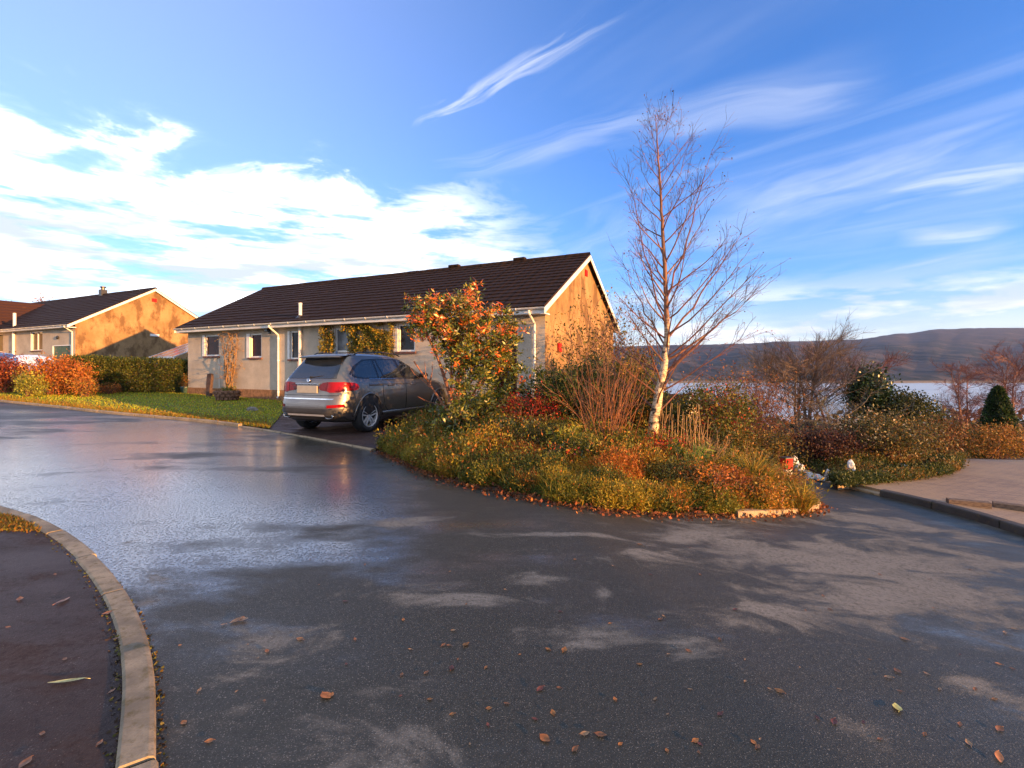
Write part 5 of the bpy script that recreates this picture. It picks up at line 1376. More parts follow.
# tussocks
def tussock(label, px, d, ptop, wpx, pal, n=420, width=.009, name='tussock'):
    x, y = at(px, d); z0 = gz(x, y); r_ = thing(name, label, 'plant', (x, y, z0)); hgt = max(.2, zpix(ptop, d)-z0); rad = wpx/F*d/2
    a = rng.uniform(0, 6.283, n); s = rng.random(n)**.5
    P = np.stack([np.cos(a)*s*rad*.25, np.sin(a)*s*rad*.25, np.zeros(n)-.03], 1)
    dd = np.stack([np.cos(a)*s*rad/hgt*.8, np.sin(a)*s*rad/hgt*.8, np.ones(n)], 1)+rng.normal(0, .3, (n, 3))
    blades('foliage', P, hgt*1.1, pal, M['leaf'], r_, width, dirs=dd, curve=.5, jit=.3); return r_
tussock('spiky yellow-green grass tussock near the kerbed end of the island', 752, 6.8, 455, 62, [(.30,.22,.03),(.20,.19,.025),(.36,.20,.03),(.12,.12,.02)], 960)
tussock('bronze-orange grass tussock closest to the red and white post', 782, 6.9, 470, 38, [(.34,.13,.02),(.26,.09,.02),(.36,.19,.03)], 840)
tussock('small golden tussock at the very tip of the island', 800, 6.3, 487, 24, [(.40,.22,.03),(.30,.15,.025),(.20,.16,.02)], 420)
bush('azalea', 'low orange-leaved plant midway along the front edge of the island', 'shrub', 505, 7.4, 436, 46, RUST, 26, 26, .04, .06)
bush('azalea', 'little rust-red plant in the front edge near the pale kerb', 'shrub', 712, 6.0, 462, 44, RUST+[(.12,.10,.02)], 30, 26, .04, .06)
bush('azalea', 'orange-tinted plant in front of the birch foot', 'shrub', 640, 6.7, 450, 40, [(.36,.14,.02),(.30,.08,.02),(.2,.14,.02)], 26, 24, .04, .06)
bush('yew', 'broad dark green feathery evergreen between the red-leaved shrub and the gable', 'shrub', 590, 10.0, 356, 136, [(.04,.06,.014),(.065,.09,.016),(.028,.042,.012),(.13,.12,.018,.5)], 230, 64, .1, .12, aspect=.22, shell=.5)
bush('skimmia', 'dark green leafy shrub with rusty tips below the red-leaved shrub', 'shrub', 516, 7.9, 420, 58, [(.05,.07,.016),(.08,.09,.018),(.30,.10,.02,.6),(.035,.05,.014)], 60, 34, .05, .07, 'glossleaf')
bush('skimmia', 'dark leafy shrub with scarlet leaves in the middle of the island front', 'shrub', 566, 6.8, 448, 54, [(.05,.065,.016),(.08,.08,.018),(.40,.05,.018,.8),(.035,.045,.014)], 60, 34, .045, .06, 'glossleaf')
bush('spirea', 'rust-orange rounded shrub on the front edge right of the birch foot', 'shrub', 690, 6.3, 464, 50, [(.38,.13,.02),(.26,.09,.02),(.14,.09,.02),(.06,.06,.015)], 66, 34, .035, .06)
bush('spirea', 'red-brown rounded shrub on the front edge next to the grass tussock', 'shrub', 730, 6.2, 470, 46, [(.26,.07,.02),(.18,.05,.02),(.36,.14,.02),(.08,.06,.016)], 60, 34, .035, .06)
bush('spirea', 'low orange-gold shrub over the pale kerb at the island end', 'shrub', 768, 6.15, 478, 44, [(.42,.18,.025),(.30,.12,.02),(.18,.13,.02)], 56, 34, .035, .06)
bush('heath', 'rounded dark olive heath at the left of the island front', 'shrub', 540, 7.4, 424, 60, [(.07,.065,.014),(.10,.08,.015),(.16,.11,.018),(.05,.05,.012)], 70, 40, .028, .07)
bush('heath', 'golden-green heath beside the driveway mouth', 'shrub', 470, 8.0, 440, 60, GOLD, 60, 40, .028, .07)
bush('heath', 'grey-green heath below the bare upright stalks', 'shrub', 668, 6.5, 456, 58, [(.15,.14,.03),(.09,.09,.02),(.22,.17,.03)], 60, 40, .028, .07)
bush('heath', 'broad olive heath just left of the birch foot', 'shrub', 585, 7.0, 440, 60, OLIVE, 66, 40, .028, .07)
# ferns
def fern(label, px, d, ptop, pal, n=11):
    x, y = at(px, d); z0 = gz(x, y); fr_ = thing('fern', label, 'fern', (x, y, z0))
    hgt = max(.25, zpix(ptop, d)-z0); sp = []; so_ = []; mb = MB()
    for k in range(n):
        a = random.uniform(0, 6.283); pts = grow(mb, (0,0,-.03), (math.cos(a)*.4, math.sin(a)*.35, 1), hgt*random.uniform(.75, 1.05), .006, 7, -.03, .03, 4)
        for i in range(44):
            t = .12+.88*i/44; p, tg = along(pts, t); s_ = tg.cross(Vector((math.sin(a), -math.cos(a), .2))).normalized()*(1 if i % 2 else -1)
            sp.append(tuple(p)); so_.append(tuple(s_*6+tg*2))
    mb.build('stems', M['strawstem'], fr_)
    leaves('foliage', sp, .085, pal, M['leaf'], fr_, .25, 0, .15, out=np.array(so_)*2)
fern('upright yellow-green fern frond cluster in the front of the bed', 564, 7.1, 416, [(.26,.26,.03),(.18,.21,.025),(.33,.26,.03)])
fern('bronze fern at the driveway side of the bed', 428, 8.3, 424, [(.30,.16,.03),(.24,.18,.025),(.36,.14,.025)])
fern('bright green fern just below the bare upright stalks', 690, 6.8, 436, [(.12,.17,.025),(.17,.21,.03),(.09,.12,.02)], 13)
# shrubs against the gable and behind
x, y = at(596, 12.6); z0 = gz(x, y); sg = thing('wall_shrub', 'tall thin shrub with sparse yellow-brown leaves against the sunlit gable', 'shrub', (x, y, z0))
hgt = zpix(312, 12.6)-z0; tp = twiggy(sg, 'stems', .2, .95, hgt, 26, 'twig', 7, .011, .03, .8, sub2=2)
tp = np.array([tuple(t) for t in tp]); tp = np.repeat(tp, 3, 0)+rng.normal(0, .07, (3*len(tp), 3))
leaves('foliage', tp, .075, [(.22,.14,.02),(.14,.12,.02),(.30,.17,.03),(.08,.08,.02)], M['leaf'], sg, .55, 0, .2)
bush('cotoneaster', 'dark bushy shrub with small leaves between the gable and the birch', 'shrub', 640, 13.2, 336, 56, [(.07,.06,.015),(.13,.08,.018),(.045,.045,.012),(.24,.13,.02,.6)], 110, 44, .055, .14, stem='darkbark', shell=.3, stems=60, srad=.014)
bush('privet', 'mid-height brown-green shrub below the birch branches on the left', 'shrub', 630, 9.8, 352, 74, [(.12,.11,.018),(.20,.15,.02),(.07,.07,.014),(.32,.16,.02,.5)], 150, 46, .05, .1, shell=.4)
bush('bramble', 'rusty tangle of low leaves between dogwood and juniper', 'shrub', 560, 9.2, 396, 66, [(.16,.09,.018),(.07,.07,.014),(.26,.09,.02),(.045,.045,.012)], 80, 40, .05, .09)
bush('fern_bank', 'bronze bracken-coloured plant to the right of the dogwood', 'shrub', 640, 9.3, 392, 50, [(.26,.12,.02),(.16,.10,.018),(.08,.08,.015)], 70, 36, .05, .09)
bush('tall_heath', 'mid-green shrub beneath the scarlet shrub by the lane', 'shrub', 730, 8.2, 428, 66, [(.08,.085,.016),(.13,.11,.02),(.05,.055,.013),(.26,.12,.02,.5)], 90, 42, .045, .09)
bush('lane_shrub', 'brown-green shrub behind the red and white post', 'shrub', 770, 8.6, 428, 56, [(.10,.085,.016),(.15,.09,.02),(.05,.05,.013),(.30,.15,.02,.5)], 80, 40, .045, .09)
x, y = at(700, 7.4); r_ = thing('bare_shrub', 'low tangle of straw-coloured twigs in front of the olive mound', 'shrub', (x, y, gz(x, y))); twiggy(r_, 'stems', .2, .6, zpix(422, 7.4)-gz(x, y), 40, 'strawstem', 4, .005, .05, .95)

# ---- birch
BD = 8.5
x, y = at(652, BD); z0 = gz(x, y)
bi = thing('birch_tree', 'slender leafless silver birch with white trunk and orange-brown twigs', 'tree', (x, y, z0))
def bp(px, py, dy=0.0): q = at(px, BD+dy); return Vector((q[0]-x, q[1]-y, zpix(py, BD+dy)-z0))
tr = [Vector((0,0,-.1)), bp(652,436), bp(655,415), bp(659,392), bp(664,368), bp(667,340), bp(666.5,310), bp(665,275), bp(663,235), bp(661,205), bp(659,168), bp(657,138), bp(655.5,114)]
rad = [.092,.088,.082,.074,.062,.050,.042,.036,.030,.023,.016,.009,.004]
ts = []; rs = []
for i in range(len(tr)-1):
    for j in range(4): t = j/4; ts.append(tr[i].lerp(tr[i+1], t)+Vector((random.gauss(0,.004), random.gauss(0,.004), 0))); rs.append(rad[i]*(1-t)+rad[i+1]*t)
ts.append(tr[-1]); rs.append(rad[-1])
m, nt_, b_, oc = newmat('birch_bark')
sepb = nt_.nodes.new('ShaderNodeSeparateXYZ'); nt_.links.new(oc, sepb.inputs[0])
pn = nnoise(nt_, nmap(nt_, oc, (7, 7, 26)), 1.0, 5, .7); pn2 = nnoise(nt_, nmap(nt_, oc, (5, 5, 5)), 1.0, 4, .6)
white = nmix(nt_, nsmooth(nt_, pn2, .52, .60), nmix(nt_, nsmooth(nt_, pn, .48, .58), (.66,.50,.31), (.26,.17,.10)), (.04,.03,.025))
hz_ = nmath(nt_, 'ADD', sepb.outputs[2], nmath(nt_, 'MULTIPLY', nmath(nt_, 'SUBTRACT', pn2, .5), 1.6))
col = nmix(nt_, nsmooth(nt_, hz_, 1.7, 2.5), white, (.19,.085,.045))
setin(nt_, b_, Base_Color=col, Roughness=.7, Normal=nbump(nt_, pn, .3, .01)); M['birch'] = m
mb = MB(); mb.tube(ts, rs, 10); mb.build('trunk', M['birch'], bi, smooth=True)
M['birchtwig'] = simple('birch_twig', (.19,.066,.035), .6, var=.2, scale=8, c2=(.09,.04,.022))
mb = MB(); tips = []
NB = 60
for k in range(NB):
    t = .17+.82*(k/NB)**.95; p, tg = along(ts, t)
    a = k*2.39996+random.gauss(0, .3); 
    Lb = (1.95*(1-t)**.75*(.55+.45*min(1, (t-.12)/.14))+.12+.1*(1-t))*random.uniform(.7, 1.15)
    rgt = math.cos(a); Lb *= (1.22 if rgt > 0 else .86)
    e_ = random.uniform(.36, .72)+.25*t
    dirv = Vector((math.cos(a)*math.cos(e_), math.sin(a)*math.cos(e_), math.sin(e_)))
    r0 = min(rs[min(len(rs)-1, int(t*(len(rs)-1)))]*.45, .017)
    pts = grow(mb, p, dirv, Lb, r0, 8, .045, .07, 5, .2)
    nsub = int(3+Lb*4.5)
    for j in range(nsub):
        p2, t2 = along(pts, random.uniform(.22, 1)); q = grow(mb, p2, (side_dir(t2, random.uniform(.3, .75))+Vector((0,0,.22))).normalized(), Lb*random.uniform(.16, .42), r0*.26, 5, .05, .1, 3, .35)
        for _ in range(3):
            p3, t3 = along(q, random.uniform(.2, 1)); q3 = grow(mb, p3, side_dir(t3, random.uniform(.3, .8)), random.uniform(.1, .3), .0023, 3, .03, .14, 3, .55); tips.append(q3[-1])
            if random.random() < .5: p4, t4 = along(q3, random.uniform(.3, .9)); q4 = grow(mb, p4, side_dir(t4, .6), random.uniform(.06, .15), .002, 2, .0, .14, 3, .6); tips.append(q4[-1])
# the long limbs that reach out to the right
for (py0, ex, ey, dy_, r0) in ((362, 757, 292, -.2, .03), (338, 742, 232, .5, .028), (300, 712, 150, -.3, .022), (350, 622, 262, .3, .022), (330, 628, 178, -.4, .02), (372, 720, 318, .8, .022), (375, 618, 330, .3, .018)):
    i = min(range(len(ts)), key=lambda q: abs(ts[q].z-bp(660, py0).z)); s0 = ts[i]; e1 = bp(ex, ey, dy_)
    ctl = s0.lerp(e1, .5)+Vector((0, 0, -.16)); pts = []
    for t in np.linspace(0, 1, 10): t = float(t); pts.append(s0*(1-t)**2+ctl*2*t*(1-t)+e1*t*t+Vector((random.gauss(0,.015), random.gauss(0,.02), random.gauss(0,.015))))
    r0 *= .8
    mb.tube(pts, [r0*(1-.85*j/9) for j in range(10)], 6, cap=False)
    for j in range(15):
        p2, t2 = along(pts, random.uniform(.18, 1)); q = grow(mb, p2, (side_dir(t2, random.uniform(.3, .8))+Vector((0,0,.3))).normalized(), random.uniform(.22, .7), r0*.2, 5, .05, .1, 3, .35)
        for _ in range(4):
            p3, t3 = along(q, random.uniform(.2, 1)); q3 = grow(mb, p3, side_dir(t3, random.uniform(.3, .8)), random.uniform(.1, .28), .0023, 3, .03, .14, 3, .55); tips.append(q3[-1])
mb.build('branches', M['birchtwig'], bi)
tips = np.array([tuple(t) for t in tips]); k = rng.random(len(tips)) < .5
leaves('leaves', tips[k], .03, [(.20,.07,.03),(.28,.12,.04),(.12,.05,.03)], M['dryleaf'], bi, .6, -.5, .2)

# ---- right bank and beyond
def baretree(label, px, d, pbase, ptop, wpx, mat='greytwig', trunks=1, n1=20, n2=9, n3=7, r0=.11, name='bare_tree', fan=1.0, up=.07, tiplf=None, lean=.36):
    x, y = at(px, d); z0 = min(gz(x, y), zpix(pbase, d)); root = thing(name, label, 'tree', (x, y, z0)); hgt = zpix(ptop, d)-z0; rad = wpx/F*d/2
    mt = MB(); mb = MB(); tp = []
    for k in range(trunks):
        a = random.uniform(0, 6.28); pts = grow(mt, (random.gauss(0,.1)*(trunks > 1), random.gauss(0,.1)*(trunks > 1), -.1), (math.cos(a)*lean*(trunks > 1), math.sin(a)*lean*(trunks > 1), 1), hgt*.88, r0, 8, .05, .06, 7, .12)
        for i in range(n1//trunks):
            t = random.uniform(.22, .98); p, tg = along(pts, t); L = (rad*1.1*(1-.55*t)+.12*hgt)*random.uniform(.7, 1.15)
            a = i*2.4+random.random(); e_ = random.uniform(.1, .75)*fan
            q = grow(mb, p, (math.cos(a)*math.cos(e_), math.sin(a)*math.cos(e_), math.sin(e_)), L, r0*.24, 6, up, .11, 4, .25)
            for j in range(n2):
                p2, t2 = along(q, random.uniform(.25, 1)); q2 = grow(mb, p2, side_dir(t2, random.uniform(.4, .9)), L*random.uniform(.22, .5), r0*.1, 4, up, .12, 3, .3)
                for _ in range(n3):
                    p3, t3 = along(q2, random.uniform(.2, 1)); q3 = grow(mb, p3, side_dir(t3, random.uniform(.3, .9)), L*random.uniform(.1, .24), r0*.055, 3, up, .14, 3, .45); tp.append(q3[-1])
    mt.build('trunk', M[mat], root); mb.build('branches', M[mat], root)
    if tiplf is not None:
        tp = np.array([tuple(t) for t in tp]); leaves('foliage', tp, tiplf[1], tiplf[0], M['leaf'], root, .5, 0, .2)
    return root
M['purptwig'] = simple('purple_twig', (.16,.105,.07), .8, var=.2, scale=9, c2=(.095,.065,.045))
M['redbirch'] = simple('red_birch_twig', (.20,.07,.05), .7, var=.2, scale=9, c2=(.12,.045,.036))
baretree('wide leafless tree with brownish twigs on the bank before the loch', 800, 15.5, 452, 341, 122, 'purptwig', 5, 70, 11, 9, .065, lean=.34)
baretree('second leafless tree with reddish twigs just right of the wide one', 836, 17.5, 452, 338, 62, 'redbirch', 2, 26, 11, 9, .06)
baretree('low leafless shrub-like tree with olive twigs in front of the wide bare tree', 848, 12.2, 462, 392, 84, 'greytwig', 4, 24, 8, 5, .04, up=.03, tiplf=([(.16,.15,.05),(.10,.09,.03),(.24,.17,.04)], .035))
baretree('left red-brown birch by the water beyond the brick drive', 966, 24, 440, 360, 42, 'redbirch', 3, 42, 12, 11, .06, name='birch_tree', up=-.02, lean=.1, fan=1.7)
baretree('right red-brown birch behind the pointed conifer', 1010, 22, 440, 352, 62, 'redbirch', 3, 48, 12, 11, .06, name='birch_tree', up=-.01, lean=.12, fan=1.7)
bush('holly_tree', 'round dark green evergreen tree standing above the bank shrubs', 'tree', 869, 14.6, 368, 38, [(.022,.045,.014),(.035,.065,.018),(.015,.03,.01)], 120, 80, .09, .13, 'glossleaf', 'darkbark', pbot=425, shell=.6, srad=.03)
bush('laurel', 'broad dark olive evergreen bush right of the round evergreen', 'shrub', 907, 14.2, 388, 58, [(.04,.05,.012),(.06,.065,.015),(.025,.032,.01)], 150, 64, .08, .13, 'leaf', 'darkbark', pbot=445, shell=.55)
bush('escallonia', 'big mixed green and brown bush with scattered cream leaves on the bank', 'shrub', 884, 10.6, 412, 104, [(.13,.10,.025),(.08,.075,.02),(.20,.11,.03),(.045,.05,.014),(.45,.36,.22,.25)], 190, 50, .055, .13, stem='twig', shell=.3, stems=90, srad=.01)
bush('barberry', 'dark reddish-brown dense bush at the lane edge', 'shrub', 826, 10.2, 430, 60, [(.045,.018,.014),(.07,.025,.016),(.028,.014,.012),(.13,.045,.02,.5)], 110, 46, .05, .1, stem='darkbark')
bush('barberry', 'orange-brown rounded bush left of the dark reddish-brown one', 'shrub', 793, 12.6, 434, 42, [(.20,.065,.02),(.13,.05,.018),(.26,.11,.03)], 70, 40, .05, .09)
bush('sumac', 'russet bush at the right end of the bank above the brick drive', 'shrub', 938, 12.2, 416, 54, [(.19,.075,.02),(.12,.055,.016),(.07,.05,.014)], 100, 44, .05, .1)
bush('green_heath', 'small bright green bush between russet bush and orange hedge', 'shrub', 962, 15.2, 428, 40, [(.08,.11,.02),(.12,.13,.025),(.05,.07,.016)], 70, 40, .05, .09)
bush('laurel', 'dark green low bush under the bare trees by the lane', 'shrub', 776, 13.5, 436, 48, [(.04,.045,.014),(.07,.06,.016),(.12,.08,.02)], 70, 40, .06, .1)
bush('beech_hedge', 'long orange-brown beech hedge along the back of the brick drive', 'hedge', 1000, 14.8, 424, 84, [(.30,.13,.025),(.22,.09,.02),(.12,.09,.018),(.36,.19,.03)], 150, 46, .055, .12, deep=.5)
bush('beech_hedge', 'low olive hedge running out of frame at the right edge', 'hedge', 1060, 15.5, 428, 90, [(.20,.13,.025),(.12,.10,.02),(.30,.15,.025)], 110, 40, .06, .12, deep=.5)
# pointed conifer
x, y = at(998, 17.5); z0 = gz(x, y); cf = thing('conifer', 'small pointed dark green conifer beside the right-hand birch', 'conifer', (x, y, z0)); hgt = zpix(388, 17.5)-z0; rr = 17/F*17.5
P = []; o_ = []
for k in range(9000):
    t = random.random()**.8; a = random.uniform(0, 6.283); s_ = rr*(1-t)**.62*min(1, .55+t*2.2)*random.uniform(.72, 1.05)*(1+.12*math.sin(a*5+t*9)); P.append((math.cos(a)*s_, math.sin(a)*s_, t*hgt)); o_.append((math.cos(a)*.6, math.sin(a)*.6, 1.6))
leaves('foliage', P, .12, [(.02,.045,.014),(.035,.065,.018),(.014,.028,.01),(.07,.10,.02,.4)], M['leaf'], cf, .3, 0, .2, out=np.array(o_))
mb = MB(); mb.tube([(0,0,-.1),(0,0,hgt*.9)], [.09,.02], 7)
for k in range(40): t = random.uniform(.05,.85); a = random.uniform(0,6.28); s_ = rr*(1-t)**.62*.8; mb.tube([(0,0,t*hgt-.1),(math.cos(a)*s_, math.sin(a)*s_, t*hgt+.1)], [.02,.006], 4, cap=False)
mb.build('trunk', M['darkbark'], cf)
# ground cover on the bank
P = []; pk = []
e_line = [(rk[-1][0]+.3, rk[-1][1]+.4)]+[(p[0], p[1]+.05) for p in fardrv]
while len(P) < 22000:
    q = (random.uniform(5, 19), random.uniform(8.5, 20))
    if not inside(q, bank): continue
    e = edge_dist(q, bank)
    if e > 1.6 and random.random() < .6: continue
    P.append((q[0], q[1], bankz(*q)-.02)); n_ = mnoise.noise(Vector((q[0]*.8, q[1]*.8, 3)))+random.gauss(0, .2); pk.append(0 if n_ < 0 else 1 if n_ < .25 else 2)
for k in range(9000):
    i_ = random.randrange(len(fardrv)-2); a_ = Vector(fardrv[i_]); b_2 = Vector(fardrv[i_+1]); q = a_.lerp(b_2, random.random()); q = (q.x+random.gauss(0,.05), q.y+random.gauss(.02,.09))
    P.append((q[0], q[1], zg(*q)+.08)); n_ = mnoise.noise(Vector((q[0]*.8, q[1]*.8, 3)))+random.gauss(0, .2); pk.append(0 if n_ < .05 else 1 if n_ < .3 else 2)
tag(shoots('bank_ground_cover', np.array(P), rng.uniform(.05, .2, len(P)), [(.05,.065,.014),(.09,.09,.018),(.20,.11,.025)], np.array(pk), 'leaf', per=6, leaf=.05), kind='stuff')
# far-off wooded slope between garden and loch: reads as one mass
P = []
for k in range(26000):
    yy = random.uniform(24, 130)**1.0; xx = yy*random.uniform(.02, 1.25)
    if zg(xx, yy) < WATER: continue
    hgt = 1.6+1.6*mnoise.noise(Vector((xx*.12, yy*.12, 0)))
    P.append((xx, yy, zg(xx, yy)+max(.1, hgt)*random.random()))
tag(leaves('wooded_slope', P, .42, [(.10,.06,.03),(.07,.055,.025),(.14,.07,.03),(.05,.055,.02)], M['leaf'], None, .6, .6, .25), kind='stuff')

# ---- left side: hedge, copper shrubs, tree behind
HA = Vector(at(84, 21.2)); HB = Vector(loc1(-.35, 1.1)); hd = (HB-HA); HL = hd.length
he = thing('hedge', 'clipped dark green hedge between the lawn and the neighbour bungalow', 'hedge', (HA.x, HA.y, zg(*HA)), math.atan2(hd.y, hd.x))
ztop = lambda t: (zpix(357.5, 21.2)*(1-t)+zpix(361.5, 22.8)*t)-zg(*HA)
N = 26000; u = rng.random(N); s = rng.random(N); X_ = rng.uniform(-.6, HL, N); T = np.array([ztop(min(1, max(0, q/HL))) for q in X_])
T = T*(1+.03*np.array([mnoise.noise(Vector((q*1.3, 0, 0))) for q in X_]))
zrel = np.array([zg(HA.x+hd.x*q/HL, HA.y+hd.y*q/HL) for q in X_])-zg(*HA)
face = s < .55
Yv = np.where(face, -.55+rng.normal(0, .06, N), rng.uniform(-.55, .75, N)); Zv = np.where(face, zrel*.3+rng.random(N)*(T-zrel*.3), T+rng.normal(0, .05, N)-.04)
Yv = Yv+.12*np.sin(X_*1.7)*np.cos(Zv*2)
leaves('foliage', np.stack([X_, Yv, Zv], 1), .085, [(.055,.075,.012),(.085,.10,.014),(.035,.05,.011),(.15,.13,.018,.6)], M['leaf'], he, .5, .3, .22)
mb = MB(); rows = []
for q in np.linspace(-.5, HL-.1, 30):
    q = float(q); T_ = ztop(min(1, max(0, q/HL)))-.16; rows.append([(q, -.38, -.1), (q, -.40, T_*.5), (q, -.36, T_), (q, .6, T_), (q, .6, -.1)])
mb.grid(rows); mb.build('stems', M['darkbark'], he)
bush('copper_shrub', 'large spreading copper-orange shrub at the left road edge', 'shrub', 58, 19.8, 357, 66, [(.42,.14,.02),(.34,.09,.018),(.45,.22,.03),(.22,.08,.02)], 160, 60, .08, .17, stem='redtwig', shell=.5, deep=.8)
bush('copper_shrub', 'dark red shrub at the far left edge beside the copper-orange one', 'shrub', 8, 20.2, 357.5, 46, [(.22,.04,.018),(.15,.03,.016),(.32,.08,.02),(.09,.03,.016)], 120, 60, .08, .15, stem='redtwig', shell=.5)
bush('variegated_shrub', 'small yellow-green shrub in front of the copper-orange one', 'shrub', 30, 18.6, 371, 26, [(.34,.30,.04),(.24,.24,.03),(.14,.16,.025)], 50, 40, .07, .09)
bush('azalea', 'low orange plant at the right foot of the copper-orange shrub', 'shrub', 86, 19.0, 378, 22, [(.40,.15,.02),(.34,.10,.02),(.3,.2,.03)], 40, 36, .06, .1)
bush('azalea', 'patch of low rusty leaves under the green hedge', 'shrub', 108, 20.4, 384, 22, RUST+[(.08,.06,.02)], 34, 30, .06, .08)
baretree('tree with thin orange autumn leaves rising behind the neighbour bungalow', 8, 52, 330, 296, 40, 'twig', 2, 26, 9, 7, .14, name='autumn_tree', tiplf=([(.28,.13,.03),(.18,.09,.025),(.34,.18,.04)], .28))
# climbers on the front wall
def on_wall(X, z, y=-.06): return (O1[0]+EX[0]*X+EY[0]*y, O1[1]+EX[1]*X+EY[1]*y, z)
xa, _ = fpx(324, 340); xb, _ = fpx(396, 340); xg, _ = fpx(337, 340); xh, _ = fpx(349, 340)
cl = thing('climber', 'yellow-green climbing plant spread under the eave above the parked car', 'plant', on_wall((xa+xb)/2, 0, 0), -PHI)
ctr = (xa+xb)/2; P = []
while len(P) < 7500:
    X_ = random.uniform(xa, xb); zt = EYE+1.55; lowz = EYE+.45+.35*mnoise.noise(Vector((X_*2, 0, 0))); zz_ = random.uniform(lowz, zt)
    if xg-.02 < X_ < xh+.12 and zz_ < zt-.24: continue
    if mnoise.noise(Vector((X_*2.2, zz_*2.2, 5))) < -.28: continue
    P.append((X_-ctr, -.06-random.random()*.22*(1+mnoise.noise(Vector((X_*3, zz_*3, 1)))), zz_))
leaves('foliage', P, .065, [(.34,.24,.025),(.24,.21,.025),(.15,.15,.02),(.40,.22,.03),(.09,.10,.018)], M['leaf'], cl, .6, -.2, .2)
mb = MB()
for X_ in np.linspace(xa+.15, xb-.1, 9):
    X_ = float(X_)-ctr
    if xg-ctr-.05 < X_ < xh-ctr+.1: continue
    pts = [(X_, -.03, .35)]
    for k in range(7): pts.append((X_+random.gauss(0,.06), -.04-random.random()*.04, .35+(EYE+1.5-.35)*(k+1)/7))
    mb.tube(pts, [.014-.0012*k for k in range(8)], 5, cap=False)
mb.build('stems', M['bark'], cl)
xv, _ = fpx(233.5, 360); vz = lawnz(*on_wall(xv, 0, -.25)[:2])
vn = thing('climber', 'bare twisting vine on the wall between the two left windows', 'plant', on_wall(xv, vz, -.16), -PHI)
mb = MB(); tp = []
for k in range(9):
    pts = [(random.gauss(0,.1), random.gauss(0,.04), -.05)]
    for j in range(8): pts.append((pts[-1][0]+random.gauss((k-4)*.012, .06)*(1 if j < 5 else 2.0), -.02+random.gauss(0,.06), (EYE+1.45-vz)*(j+1)/8))
    mb.tube(pts, [.03-.0028*j for j in range(9)], 6, cap=False)
    vp = [Vector(q) for q in pts]
    for j in range(13):
        p, t = along(vp, random.uniform(.25, 1)); q = grow(mb, p, (random.gauss(0,1), random.gauss(0,.25), random.uniform(-.5,.6)), random.uniform(.2,.62), .008, 5, -.03, .25, 4); tp += q[1:]
mb.build('stems', simple('vine_stem', (.30,.16,.06), .8, var=.2, scale=12, c2=(.16,.09,.04)), vn)
tp = np.array([tuple(t) for t in tp]); tp = tp[rng.random(len(tp)) < .6]
leaves('foliage', tp, .06, [(.30,.15,.03),(.22,.13,.03),(.36,.22,.05)], M['dryleaf'], vn, .5, -.3, .2)
# ------------------------------------------------------------------ small things
M['stone'] = simple('grey_stone', (.23,.21,.18), .85, var=.25, scale=9, bump=.5, bscale=40)
M['slate'] = simple('standing_slate', (.10,.055,.04), .8, var=.25, scale=8, bump=.4, bscale=30)
M['whitestone'] = simple('painted_stone', (.66,.68,.68), .7, var=.18, scale=12)
M['timber'] = simple('old_timber', (.20,.13,.08), .85, var=.3, scale=14, bump=.5, bscale=40, stretch=(1,6,6), c2=(.09,.06,.045))
M['terra'] = simple('planter_stone', (.24,.12,.07), .85, var=.25, scale=10, bump=.5, bscale=30)
M['bluepot'] = simple('green_glazed_pot', (.06,.11,.09), .3, var=.15)
def rock(name, lab, cat, loc, sx, sy, sz, mat, group=None, seed=0, sub=2):
    bm = bmesh.new(); bmesh.ops.create_icosphere(bm, subdivisions=sub+1, radius=1)
    for v in bm.verts:
        n_ = mnoise.noise(v.co*1.3+Vector((seed*3.1, 0, 0)))*.35+mnoise.noise(v.co*3+Vector((0, seed, 0)))*.12
        v.co = Vector((v.co.x*sx, v.co.y*sy, max(v.co.z, -.35)*sz))*(1+n_)
    me = bpy.data.meshes.new(name); bm.to_mesh(me); bm.free(); me.materials.append(mat); o = link(bpy.data.objects.new(name, me)); o.location = loc
    return tag(o, lab, cat, group)
# planter on the lawn
x, y = at(227.5, 18.6); z0 = lawnz(x, y)
pt = thing('planter', 'low round rough-sided stone planter standing on the lawn', 'planter', (x, y, z0), .3)
mb = MB(); prof = [(.0,.0),(.30,.0),(.34,.10),(.40,.12),(.44,.30),(.45,.36),(.40,.37),(.37,.30),(.0,.29)]
mb.lathe(prof, 28)
for r_, z_ in ((.36,.07),(.42,.2),(.445,.31)):
    for k in range(16): a = 2*math.pi*k/16+r_*9; mb.box(-.055,.055,-.02,.03,-.035,.035, 0, Matrix.Translation((math.cos(a)*r_, math.sin(a)*r_, z_)) @ Matrix.Rotation(a-math.pi/2, 4, 'Z') @ Matrix.Rotation(random.gauss(0,.1), 4, 'Y'))
mb.build('bowl', M['terra'], pt)
P, i_, C = clumps((0,0,.38), (.32,.32,.10), 24, 22, .05, .2)
leaves('planting', P, .07, [(.10,.12,.02),(.18,.16,.03),(.30,.16,.03)], M['leaf'], pt, .5, .5, .2)
x, y = at(221, 18.9)
mb = MB(); mb.box(-.16,.16,-.12,.12,0,.11); mb.box(-.13,.14,-.1,.1,.11,.17); o = mb.build('stone_slab', M['stone'], None, bevel=.02); o.location = (x, y, lawnz(x, y)-.01); tag(o, 'small flat grey stone block tucked beside the planter', 'stone')
